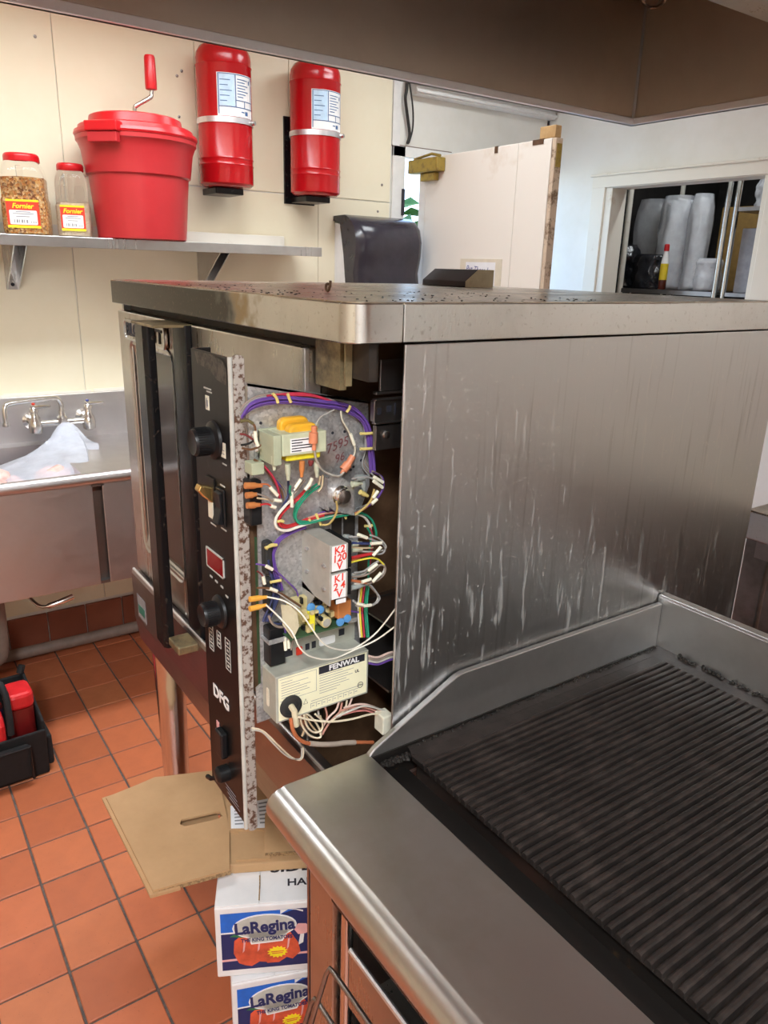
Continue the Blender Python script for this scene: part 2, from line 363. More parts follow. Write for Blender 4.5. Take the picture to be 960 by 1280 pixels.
WIRES = [
('wire','purple',1.6,[(-8960,3990,14110),(-8960,4111,14244),(-8960,4312,14299),(-8960,4604,14299),(-8960,4905,14256),(-8960,5217,14200),(-8960,5475,14152),(-8960,5674,14074),(-8960,5863,13935),(-8960,5960,13765),(-8960,6013,13493),(-8960,6043,13278),(-8960,6058,13124)]),
('wire','purple',1.6,[(-8940,3980,14108),(-8940,4102,14227),(-8940,4302,14282),(-8940,4593,14282),(-8940,4894,14238),(-8940,5205,14182),(-8940,5463,14134),(-8940,5639,14058),(-8940,5826,13935),(-8940,5923,13766),(-8940,5975,13494),(-8940,6005,13280),(-8940,6020,13126)]),
('wire','purple',1.6,[(-8920,3972,14125),(-8920,4094,14272),(-8920,4293,14328),(-8920,4583,14328),(-8920,4883,14285),(-8920,5194,14230),(-8920,5450,14183),(-8920,5665,14104),(-8920,5854,13950),(-8920,5951,13781),(-8920,6003,13509),(-8920,6034,13296),(-8920,6048,13142)]),
('wire','purple',1.6,[(-8960,3989,14098),(-8960,4110,14204),(-8960,4311,14260),(-8960,4603,14259),(-8960,4905,14215),(-8960,5217,14158),(-8960,5476,14110),(-8960,5632,14035),(-8960,5819,13926),(-8960,5915,13756),(-8960,5967,13484),(-8960,5997,13270),(-8960,6012,13116)]),
('wire','purple',1.6,[(-8940,3981,14126),(-8940,4103,14286),(-8940,4303,14342),(-8940,4594,14343),(-8940,4894,14300),(-8940,5205,14245),(-8940,5462,14198),(-8940,5691,14119),(-8940,5881,13950),(-8940,5978,13781),(-8940,6031,13509),(-8940,6061,13294),(-8940,6076,13140)]),
('wire','grey',1.5,[(-8990,3983,14171),(-8990,4070,14268),(-8990,4242,14347),(-8990,4502,14360),(-8990,4770,14336),(-8990,5076,14274),(-8990,5363,14212),(-8990,5626,14136),(-8990,5830,14005),(-8990,5945,13791),(-8990,5962,13492),(-8990,5915,13287),(-8990,6042,13119)]),
('wire','greybrown',1.5,[(-8990,3982,14147),(-8990,4069,14245),(-8990,4241,14323),(-8990,4502,14336),(-8990,4769,14312),(-8990,5076,14249),(-8990,5363,14187),(-8990,5626,14110),(-8990,5830,13979),(-8990,5930,13766),(-8990,5947,13467),(-8990,5899,13262),(-8990,6027,13093)]),
('wire','greybrown',1.5,[(-8990,3984,14194),(-8990,4071,14291),(-8990,4242,14370),(-8990,4503,14384),(-8990,4770,14361),(-8990,5077,14299),(-8990,5362,14237),(-8990,5625,14162),(-8990,5829,14031),(-8990,5960,13816),(-8990,5977,13517),(-8990,5930,13312),(-8990,6058,13145)]),
('wire','grey',1.5,[(-8990,3981,14124),(-8990,4068,14221),(-8990,4240,14300),(-8990,4501,14312),(-8990,4769,14288),(-8990,5076,14225),(-8990,5363,14162),(-8990,5626,14085),(-8990,5831,13953),(-8990,5915,13741),(-8990,5932,13442),(-8990,5884,13236),(-8990,6012,13068)]),
('wire','crimson',1.5,[(-8960,4357,14369),(-8960,4694,14381),(-8960,4967,14354),(-8960,5217,14277),(-8960,5409,14199),(-8960,5674,14094)]),
('wire','crimson',1.5,[(-8950,4600,14367),(-8950,4839,14348),(-8950,5054,14317),(-8950,5275,14247),(-8950,5534,14149)]),
('wire','offwhite',1.6,[(-8930,5471,14087),(-8930,5498,13958),(-8930,5593,13806),(-8930,5697,13607),(-8930,5717,13472),(-8930,5667,13375)]),
('wire','greywhite',1.6,[(-8850,5485,13223),(-8780,5359,13197),(-8710,5171,13262),(-8640,5002,13368),(-8570,4875,13533),(-8500,4805,13698)]),
('wire','greywhite',1.3,[(-8600,4886,14002),(-8717,5014,14064),(-8833,5175,14085),(-8950,5372,14106)]),
('wire','brown',1.7,[(-8950,3976,14082),(-8900,4050,14076),(-8850,4110,14027),(-8800,4107,13958)]),
('wire','olive',2.2,[(-8850,3923,14088),(-8850,4014,14096),(-8850,4096,14047)]),
('wire','darkred',1.5,[(-8850,3912,13928),(-8850,3994,13907),(-8850,4077,13846),(-8850,4131,13774)]),
('wire','black',1.5,[(-8830,3912,13788),(-8830,4009,13791),(-8830,4095,13830),(-8830,4124,13872)]),
('wire','brown',1.6,[(-8830,3924,13747),(-8830,4035,13714),(-8830,4121,13726),(-8830,4193,13758)]),
('wire','brown',1.8,[(-8930,4134,13547),(-8930,4248,13467),(-8930,4348,13336),(-8930,4435,13184),(-8930,4524,13073),(-8930,4553,12954)]),
('wire','crimson',1.8,[(-8900,4263,13451),(-8900,4363,13327),(-8900,4429,13207),(-8900,4469,13088),(-8900,4486,12972)]),
('wire','greybrown',1.4,[(-8970,4239,13493),(-8970,4338,13342),(-8970,4477,13211),(-8970,4591,13082),(-8970,4626,12961)]),
('wire','purple',1.3,[(-8960,4407,13279),(-8960,4510,13152),(-8960,4548,13033),(-8960,4534,12949)]),
('wire','rust',1.3,[(-8850,4189,13224),(-8850,4277,13206),(-8850,4335,13154),(-8850,4422,13045)]),
('wire','greybrown',1.3,[(-8850,4127,13094),(-8850,4243,13049),(-8850,4346,12977),(-8850,4451,12962)]),
('wire','tan',1.3,[(-8870,4135,13032),(-8870,4237,13003),(-8870,4326,12975),(-8870,4370,12940)]),
('wire','red',1.4,[(-8840,4168,12940),(-8840,4266,12936),(-8840,4339,12896),(-8840,4393,12865)]),
('wire','navy',1.9,[(-8800,4571,13212),(-8950,4647,13021),(-8950,4615,12910),(-8950,4530,12793),(-8950,4463,12687),(-8950,4455,12601)]),
('wire','red',2,[(-8900,4966,13046),(-8900,4848,12961),(-8900,4706,12875),(-8900,4565,12781),(-8900,4471,12680),(-8900,4479,12582),(-8900,4577,12530),(-8900,4766,12548),(-8900,4958,12584),(-8900,5187,12603)]),
('wire','red',1.8,[(-8930,5009,13135),(-8930,4881,13007),(-8930,4748,12910),(-8930,4603,12801),(-8930,4511,12685),(-8930,4516,12596),(-8930,4618,12541),(-8930,4789,12559),(-8930,4975,12599),(-8930,5205,12622),(-8930,5474,12597)]),
('wire','white',2.1,[(-8870,4675,12951),(-8870,4535,12843),(-8870,4427,12731),(-8870,4397,12620),(-8870,4454,12531),(-8870,4586,12493),(-8870,4750,12515),(-8870,4941,12542),(-8870,5236,12568),(-8870,5506,12569),(-8870,5695,12553),(-8870,5855,12481),(-8870,5958,12337),(-8870,5992,12156)]),
('wire','green',2,[(-8850,5092,13070),(-8850,4932,12991),(-8850,4789,12867),(-8850,4709,12734),(-8850,4715,12630),(-8850,4787,12565),(-8850,4963,12553),(-8850,5224,12569),(-8850,5493,12567),(-8850,5665,12570),(-8850,5841,12536),(-8850,5986,12411),(-8850,6056,12247),(-8850,6073,12148)]),
('wire','green',1.8,[(-8890,5067,13093),(-8890,4906,12999),(-8890,4770,12880),(-8890,4706,12752),(-8890,4717,12633),(-8890,4824,12577),(-8890,5018,12562),(-8890,5248,12578),(-8890,5518,12577)]),
('wire','green',1.6,[(-8680,4538,13190),(-8720,4546,13095),(-8760,4590,13022),(-8800,4637,12861)]),
('wire','greybrown',1.5,[(-8800,4826,13206),(-8800,4723,13106),(-8800,4639,13004)]),
('wire','white',1.7,[(-8780,4757,13234),(-8780,4691,13144),(-8780,4645,13088)]),
('wire','white',1.7,[(-8740,4877,13213),(-8740,4833,13106),(-8740,4793,13077)]),
('wire','tan',1.6,[(-8720,5023,13256),(-8720,5001,13130)]),
('wire','tan',1.6,[(-8740,5076,13258),(-8740,5061,13102),(-8740,4997,13025)]),
('wire','purple',1.5,[(-8960,4895,12538),(-8960,5123,12621),(-8960,5356,12638),(-8960,5561,12596),(-8960,5700,12543)]),
('wire','salmon',1.4,[(-8920,4937,12603),(-8920,5133,12625),(-8920,5332,12623),(-8920,5571,12584)]),
('wire','rust',1.5,[(-8720,5599,12627),(-8720,5719,12653),(-8720,5839,12711),(-8720,5924,12805)]),
('wire','ochre',1.7,[(-8620,5223,12883),(-8665,5265,12756),(-8710,5247,12627),(-8755,5185,12519),(-8800,5097,12506)]),
('wire','ochre',1.7,[(-8600,5522,12643),(-8600,5674,12724),(-8600,5791,12826),(-8600,5846,12983)]),
('wire','purple',1.6,[(-8970,4916,12477),(-8970,4707,12442),(-8970,4533,12383),(-8970,4416,12285),(-8970,4364,12152),(-8970,4374,12015),(-8970,4408,11871),(-8970,4459,11706),(-8970,4488,11575)]),
('wire','purple',1.6,[(-8950,4913,12470),(-8950,4696,12431),(-8950,4523,12364),(-8950,4434,12275),(-8950,4382,12155),(-8950,4392,12018),(-8950,4426,11874),(-8950,4477,11709),(-8950,4506,11579)]),
('wire','purple',1.6,[(-8930,4911,12463),(-8930,4686,12420),(-8930,4512,12346),(-8930,4452,12265),(-8930,4400,12158),(-8930,4410,12021),(-8930,4445,11877),(-8930,4495,11713),(-8930,4525,11582)]),
('wire','navy',1.7,[(-8990,4372,12053),(-8990,4393,11867),(-8990,4446,11671),(-8990,4443,11516),(-8990,4376,11343),(-8990,4300,11204),(-8990,4267,11124)]),
('wire','navy',1.7,[(-8970,4393,12056),(-8970,4414,11869),(-8970,4467,11673),(-8970,4465,11518),(-8970,4398,11346),(-8970,4322,11207),(-8970,4289,11127)]),
('wire','navy',1.7,[(-8950,4414,12058),(-8950,4436,11872),(-8950,4489,11676),(-8950,4486,11521),(-8950,4420,11349),(-8950,4344,11210),(-8950,4311,11130)]),
('wire','navy',1.7,[(-8930,4312,12086),(-8930,4333,11901),(-8930,4385,11706),(-8930,4382,11553),(-8930,4316,11382),(-8930,4240,11244),(-8930,4207,11165)]),
('wire','purple',1.4,[(-8680,5869,13214),(-8680,6028,13118),(-8680,6061,12978),(-8680,6018,12878),(-8680,5881,12776),(-8680,5726,12724),(-8680,5589,12700)]),
('wire','greybrown',1.4,[(-8680,5851,13231),(-8680,5992,13144),(-8680,6038,13027),(-8680,6018,12878),(-8680,5881,12776),(-8680,5726,12724),(-8680,5589,12700)]),
('wire','grey',1.4,[(-8680,5834,13203),(-8680,5959,13083),(-8680,6014,13000),(-8680,6018,12878),(-8680,5881,12776),(-8680,5726,12724),(-8680,5589,12700)]),
('wire','purple',1.4,[(-8620,6010,12970),(-8620,5943,12859),(-8620,5806,12758),(-8620,5653,12707)]),
('wire','grey',1.4,[(-8620,5475,13177),(-8620,5642,13184),(-8620,5796,13149),(-8620,5919,13058)]),
('wire','grey',1.5,[(-8400,5300,12413),(-8400,5518,12373),(-8400,5707,12293),(-8400,5866,12202),(-8400,5925,12114),(-8400,5871,12053),(-8400,5713,12077)]),
('wire','navy',2.4,[(-8430,5371,12301),(-8430,5574,12254),(-8430,5712,12228),(-8430,5887,12204)]),
('wire','tan',1.5,[(-8460,5377,12229),(-8460,5561,12179),(-8460,5751,12149)]),
('wire','greywhite',1.4,[(-8500,5404,12160),(-8500,5623,12099),(-8500,5868,12051),(-8500,6003,12082),(-8500,5971,12166),(-8500,5862,12264),(-8500,5721,12336)]),
('wire','red',2.6,[(-8420,5355,12080),(-8420,5537,12081),(-8420,5709,12078)]),
('wire','yellow',1.5,[(-8400,5343,12023),(-8400,5525,12028),(-8400,5697,12019),(-8400,5821,11963),(-8400,5913,11866)]),
('wire','greywhite',1.6,[(-8430,5379,11820),(-8430,5550,11784),(-8430,5687,11855),(-8430,5825,11927),(-8430,5926,11868),(-8430,5943,11770),(-8430,5867,11690),(-8430,5745,11638),(-8430,5588,11641),(-8430,5415,11663)]),
('wire','greybrown',1.6,[(-8400,5360,11795),(-8400,5565,11773),(-8400,5720,11811),(-8400,5841,11880),(-8400,5935,11829),(-8400,5917,11722),(-8400,5795,11647),(-8400,5620,11629)]),
('wire','grey',1.6,[(-8380,5380,11860),(-8380,5550,11854),(-8380,5687,11919),(-8380,5797,11959)]),
('wire','grey',1.8,[(-8450,5393,11692),(-8450,5565,11670),(-8450,5707,11575),(-8450,5817,11438),(-8450,5885,11325),(-8450,5805,11253),(-8450,5645,11259),(-8450,5496,11320),(-8450,5416,11397)]),
('wire','greywhite',1.5,[(-8500,5426,11619),(-8500,5634,11614),(-8500,5778,11492),(-8500,5890,11321),(-8500,5803,11210),(-8500,5643,11227),(-8500,5501,11274)]),
('wire','rust',2.2,[(-8420,5360,11735),(-8420,5511,11683),(-8420,5633,11634)]),
('wire','yellow',1.8,[(-8680,5719,11470),(-8680,5695,11247),(-8680,5692,11050),(-8680,5711,10845),(-8680,5737,10618)]),
('wire','crimson',1.8,[(-8700,5775,11450),(-8700,5751,11226),(-8700,5748,11028),(-8700,5768,10821),(-8700,5795,10593)]),
('wire','green',1.8,[(-8640,5814,11464),(-8640,5791,11240),(-8640,5789,11042),(-8640,5808,10836),(-8640,5836,10609)]),
('wire','green',1.8,[(-8700,5826,11439),(-8700,5802,11214),(-8700,5799,11015),(-8700,5819,10808),(-8700,5847,10579)]),
('wire','purple',1.8,[(-8740,5780,11434),(-8740,5756,11209),(-8740,5753,11010),(-8740,5772,10803),(-8740,5799,10575)]),
('wire','white',1.8,[(-8720,5716,11456),(-8720,5692,11232),(-8720,5689,11034),(-8720,5708,10828),(-8720,5734,10601)]),
('wire','green',1.8,[(-8720,5823,12359),(-8720,5887,12222),(-8720,5868,12004),(-8720,5853,11718),(-8720,5869,11389)]),
('wire','crimson',1.5,[(-8760,5893,12334),(-8760,5939,12200),(-8760,5931,11979),(-8760,5902,11694),(-8760,5867,11374)]),
('wire','white',1.2,[(-8750,4192,11621),(-8700,4428,11524),(-8500,4572,11400),(-8400,4707,11145),(-8350,4840,10927),(-8330,4994,10798),(-8330,5266,10689),(-8330,5508,10719),(-8300,5768,10876),(-8000,5858,11343)]),
('wire','white',1.2,[(-8750,4174,11504),(-8700,4331,11317),(-8450,4417,11153),(-8350,4487,10931),(-8330,4666,10748),(-8330,4995,10620),(-8330,5370,10660),(-8300,5737,10736),(-8000,5869,11060)]),
('wire','brown',1.5,[(-8850,4091,11741),(-8850,4228,11711),(-8850,4396,11626),(-8850,4600,11455),(-8850,4777,11296)]),
('wire','greywhite',1.3,[(-8870,4237,11686),(-8870,4421,11582),(-8870,4578,11431),(-8870,4771,11264)]),
('wire','purple',1.3,[(-8860,4090,12095),(-8860,4255,12032),(-8860,4391,11928),(-8860,4577,11721),(-8860,4703,11568),(-8860,4735,11467)]),
('wire','darkred',1.3,[(-8840,4093,11998),(-8840,4167,11923),(-8840,4194,11812)]),
('wire','greybrown',2,[(-8860,4269,11266),(-8860,4314,11145),(-8860,4423,11053),(-8860,4568,11032)]),
('wire','navy',1.4,[(-8890,4329,11144),(-8890,4423,11088),(-8890,4552,11087)]),
('wire','purple',1.3,[(-8840,4493,11091),(-8840,4523,10892)]),
('wire','greybrown',1.3,[(-8780,4655,11043),(-8780,4604,10832),(-8780,4570,10679)]),
('wire','purple',1.5,[(-8700,5315,11151),(-8700,5525,11099),(-8700,5742,11013)]),
('wire','cream',1.7,[(-8620,4623,9659),(-8620,4656,9476),(-8620,4757,9283),(-8620,4895,9162),(-8620,4983,9165),(-8620,4930,9361),(-8620,4792,9584),(-8620,4691,9670)]),
('wire','cream',1.7,[(-8600,4680,9651),(-8600,4729,9444),(-8600,4849,9289),(-8600,4982,9284),(-8600,4988,9440),(-8600,4867,9604)]),
('wire','tan',1.7,[(-8660,4746,9612),(-8660,4814,9432),(-8660,4953,9224),(-8660,5041,9317),(-8660,4988,9494)]),
('wire','pinkwhite',1.7,[(-8640,5312,9641),(-8640,5259,9517),(-8640,5135,9436),(-8640,5047,9326),(-8640,4977,9191)]),
('wire','salmon',1.7,[(-8680,5391,9586),(-8680,5349,9429),(-8680,5213,9341),(-8680,5106,9229),(-8680,5035,9129)]),
('wire','cream',1.7,[(-8620,5444,9636),(-8620,5409,9495),(-8620,5266,9402),(-8620,5106,9352)]),
('wire','pinkwhite',1.7,[(-8660,5561,9619),(-8660,5489,9464),(-8660,5381,9376),(-8660,5201,9349)]),
('wire','greywhite',1.7,[(-8700,4976,9564),(-8700,5011,9429),(-8700,5117,9320)]),
('wire','salmon',1.7,[(-8720,5110,9577),(-8720,5146,9442),(-8720,5136,9320)]),
('wire','pinkwhite',1.7,[(-8450,5285,9647),(-8450,5573,9620),(-8450,5836,9478),(-8450,6032,9285),(-8450,6094,9172)]),
('wire','salmon',1.7,[(-8500,5245,9581),(-8500,5534,9553),(-8500,5815,9422),(-8500,6010,9247),(-8500,6072,9133)]),
('wire','crimsonpink',1.7,[(-8480,5269,9513),(-8480,5522,9497),(-8480,5745,9421),(-8480,5939,9264),(-8480,6019,9145)]),
('wire','greywhite',1.7,[(-8430,5132,9554),(-8430,5416,9578),(-8430,5635,9574),(-8430,5861,9463),(-8430,6135,9279)]),
('wire','cream',1.7,[(-8400,4472,9799),(-8400,4703,9668),(-8400,5045,9521),(-8400,5400,9442),(-8400,5768,9403),(-8400,6191,9276)]),
('wire','tan',1.7,[(-8750,4658,9472),(-8750,4760,9313),(-8750,4724,9184)]),
('ignition_cable','rust',3,[(-8450,4382,9770),(-8450,4415,9573),(-8480,4528,9362),(-8500,4724,9197),(-8500,5143,9040),(-8500,5508,8926),(-8500,5870,8791)]),
('cable_sleeve','sleeve',4.2,[(-8500,4717,9203),(-8500,4931,9106),(-8500,5179,9020),(-8500,5324,8987),(-8500,5527,8919)]),
('wire','cream',1.4,[(-8850,3953,9545),(-8850,4095,9460),(-8850,4222,9310),(-8850,4400,9051),(-8850,4585,8801),(-8850,4723,8693),(-8850,4794,8738),(-8850,4795,8902)]),
('wire','greywhite',1.4,[(-8850,3952,9512),(-8850,4110,9420),(-8850,4269,9188),(-8850,4466,8901),(-8850,4636,8745),(-8850,4758,8716),(-8850,4770,8893)]),
('wire','pinkwhite',1.8,[(-8400,5685,10437),(-8400,5851,10369),(-8400,6036,10385),(-8400,6157,10378)]),
('wire','greybrown',1.8,[(-8400,5687,10397),(-8400,5853,10328),(-8400,6038,10343),(-8400,6158,10336)]),
('wire','greywhite',1.8,[(-8400,5688,10356),(-8400,5854,10286),(-8400,6039,10301),(-8400,6160,10294)]),
('wire','purple',1.8,[(-8400,5689,10315),(-8400,5855,10245),(-8400,6041,10259),(-8400,6162,10252)]),
('wire_marker','ivory',2.6,[(-8840,4315,13162),(-8840,4426,13033)]),
('wire_marker','ivory',2.6,[(-8840,4371,12976),(-8840,4476,12946)]),
('wire_marker','ivory',2.6,[(-8830,4319,12902),(-8830,4388,12869)]),
('wire_marker','ivory',2.6,[(-8790,4094,13961),(-8790,4104,13829)]),
('wire_marker','ivory',2.6,[(-8780,4100,13831),(-8780,4126,13762)]),
('wire_marker','ivory',2.6,[(-8760,4597,13077),(-8760,4601,12863)]),
('wire_marker','ivory',2.6,[(-8760,4746,13240),(-8760,4653,13126)]),
('wire_marker','ivory',2.6,[(-8720,4866,13177),(-8720,4782,13089)]),
('wire_marker','ivory',2.6,[(-8710,4886,13248),(-8710,4839,13141)]),
('wire_marker','ivory',2.6,[(-8920,5628,13747),(-8920,5698,13579)]),
('wire_marker','ivory',2.6,[(-8600,5834,13163),(-8600,5993,13062)]),
('wire_marker','ivory',2.6,[(-8580,5815,13112),(-8580,5974,12991)]),
('wire_marker','ivory',2.6,[(-8580,5896,12951),(-8580,5812,12859)]),
('wire_marker','ivory',2.6,[(-8570,5875,12837),(-8570,5783,12776)]),
('wire_marker','ivory',2.6,[(-8370,5430,12437),(-8370,5583,12356)]),
('wire_marker','ivory',2.6,[(-8360,5647,12262),(-8360,5831,12240)]),
('wire_marker','ivory',2.6,[(-8360,5822,12177),(-8360,5686,12071)]),
('wire_marker','ivory',2.6,[(-8360,5606,11850),(-8360,5760,11927)]),
('wire_marker','ivory',2.6,[(-8360,5835,11770),(-8360,5687,11660)]),
('wire_marker','ivory',2.6,[(-8360,5661,11713),(-8360,5506,11700)]),
('wire_marker','ivory',2.6,[(-8420,5713,11264),(-8420,5589,11278)]),
('wire_marker','ivory',2.6,[(-8420,5477,11344),(-8420,5589,11291)]),
('wire_marker','ivory',2.6,[(-8830,4226,12048),(-8830,4322,11975)]),
('wire_marker','ivory',2.6,[(-8810,4170,11904),(-8810,4189,11795)]),
('wire_marker','ivory',2.6,[(-8820,4280,11701),(-8820,4381,11638)]),
('wire_marker','ivory',2.6,[(-8800,4480,10905),(-8800,4493,10692)]),
('wire_marker','ivory',2.6,[(-8800,4535,10906),(-8800,4548,10709)]),
('cable_tie','tieyellow',2.2,[(-8890,4622,14393),(-8890,4642,14334),(-8890,4671,14273)]),
('cable_tie','tieyellow',2.2,[(-8890,4406,14408),(-8890,4457,14347),(-8890,4479,14279)]),
('cable_tie','tieyellow',2.2,[(-8890,5602,14159),(-8890,5580,14113),(-8890,5538,14069)]),
('cable_tie','tieyellow',2.2,[(-8890,5778,13744),(-8890,5874,13734),(-8890,6005,13730)]),
('cable_tie','tieyellow',2.2,[(-8890,5782,13518),(-8890,5886,13509),(-8890,5990,13504)]),
('cable_tie','tieyellow',2.2,[(-8890,4426,12644),(-8890,4496,12641),(-8890,4536,12625)]),
('cable_tie','tieyellow',2.2,[(-8890,5050,12653),(-8890,5083,12572),(-8890,5132,12473)]),
('cable_tie','tieyellow',2.2,[(-8890,5518,12583),(-8890,5553,12503)]),
('cable_tie','tieyellow',2.2,[(-8890,4937,12596),(-8890,4959,12524)]),
('cable_tie','tieyellow',2.2,[(-8890,4260,12273),(-8890,4337,12317),(-8890,4429,12300)]),
('cable_tie','tieyellow',2.2,[(-8890,5886,12328),(-8890,5979,12306),(-8890,6022,12320)]),
('cable_tie','tieyellow',2.2,[(-8880,4311,11766),(-8880,4392,11766),(-8880,4477,11760)]),
('cable_tie','tieyellow',2.2,[(-8880,4240,12295),(-8880,4347,12310),(-8880,4424,12304)]),
('splice','orangecap',4,[(-8520,4811,14010),(-8520,4810,13876)]),
('splice','orangecap',6.2,[(-8500,4793,13930),(-8500,4787,13789)]),
('splice','orangecap',3,[(-8500,4805,13787),(-8500,4799,13693)]),
('splice','orangecap',5,[(-8870,5645,13434),(-8870,5563,13327)]),
('splice','orangecap',6.6,[(-8870,5563,13327),(-8870,5480,13249)]),
('splice','orangecap',3,[(-8860,5490,13264),(-8860,5451,13196)]),
('terminal','orangeterm',4.6,[(-8880,3972,13224),(-8880,4217,13190)]),
('terminal','orangeterm',4.6,[(-8880,3982,13085),(-8880,4141,13079)]),
('terminal','orangeterm',4.6,[(-8880,3992,12945),(-8880,4187,12926)]),
('terminal','amber',4.2,[(-8780,3944,11634),(-8780,4055,11626),(-8780,4206,11606)]),
('terminal','amber',4.2,[(-8780,3940,11488),(-8780,4051,11497),(-8780,4194,11487)]),
('terminal','clearsleeve',4,[(-8640,4479,13510),(-8640,4488,13290)]),
('terminal','orangeterm',4,[(-8640,4695,13525),(-8640,4687,13305)]),
('terminal','darkred',4,[(-8640,4832,13517),(-8640,4822,13441)]),
('terminal','clearsleeve',4,[(-8640,4283,13641),(-8640,4286,13453)]),
('terminal','clearsleeve',4,[(-8640,4915,13485),(-8640,4924,13274)]),
('terminal','greyboot',4.2,[(-8480,5268,12394),(-8480,5401,12370)]),
('terminal','clearsleeve',4.2,[(-8450,5370,12279),(-8450,5552,12260)]),
('terminal','clearsleeve',4.2,[(-8480,5391,12175),(-8480,5574,12152)]),
('terminal','rust',4.2,[(-8450,5360,12054),(-8450,5523,12043)]),
('terminal','greyboot',4.2,[(-8450,5365,11791),(-8450,5632,11765)]),
('terminal','greyboot',4.2,[(-8450,5368,11604),(-8450,5654,11603)]),
('terminal','greyboot',4.2,[(-8450,5392,11754),(-8450,5461,11740)]),
('terminal','greyboot',5,[(-8660,5568,13169),(-8660,5754,13159)]),
('terminal','clearsleeve',4.5,[(-8700,5527,13077),(-8700,5697,13068)]),
('terminal','tieyellow',3.8,[(-8680,5652,12946),(-8680,5791,12865)]),
('terminal','greyboot',5,[(-8720,5709,13106),(-8720,5746,12952)]),
]

# ------------------------------------------------------------------ mesh helpers
def catmull(pts, k=5):
    P = [Vector(p) for p in pts]
    if len(P) < 3:
        return P
    out = []
    for i in range(len(P) - 1):
        a, b, c, d = P[max(i - 1, 0)], P[i], P[i + 1], P[min(i + 2, len(P) - 1)]
        for j in range(k):
            t = j / k
            out.append(.5 * ((2 * b) + (c - a) * t + (2 * a - 5 * b + 4 * c - d) * t * t + (3 * b - a - 3 * c + d) * t ** 3))
    out.append(P[-1])
    return out

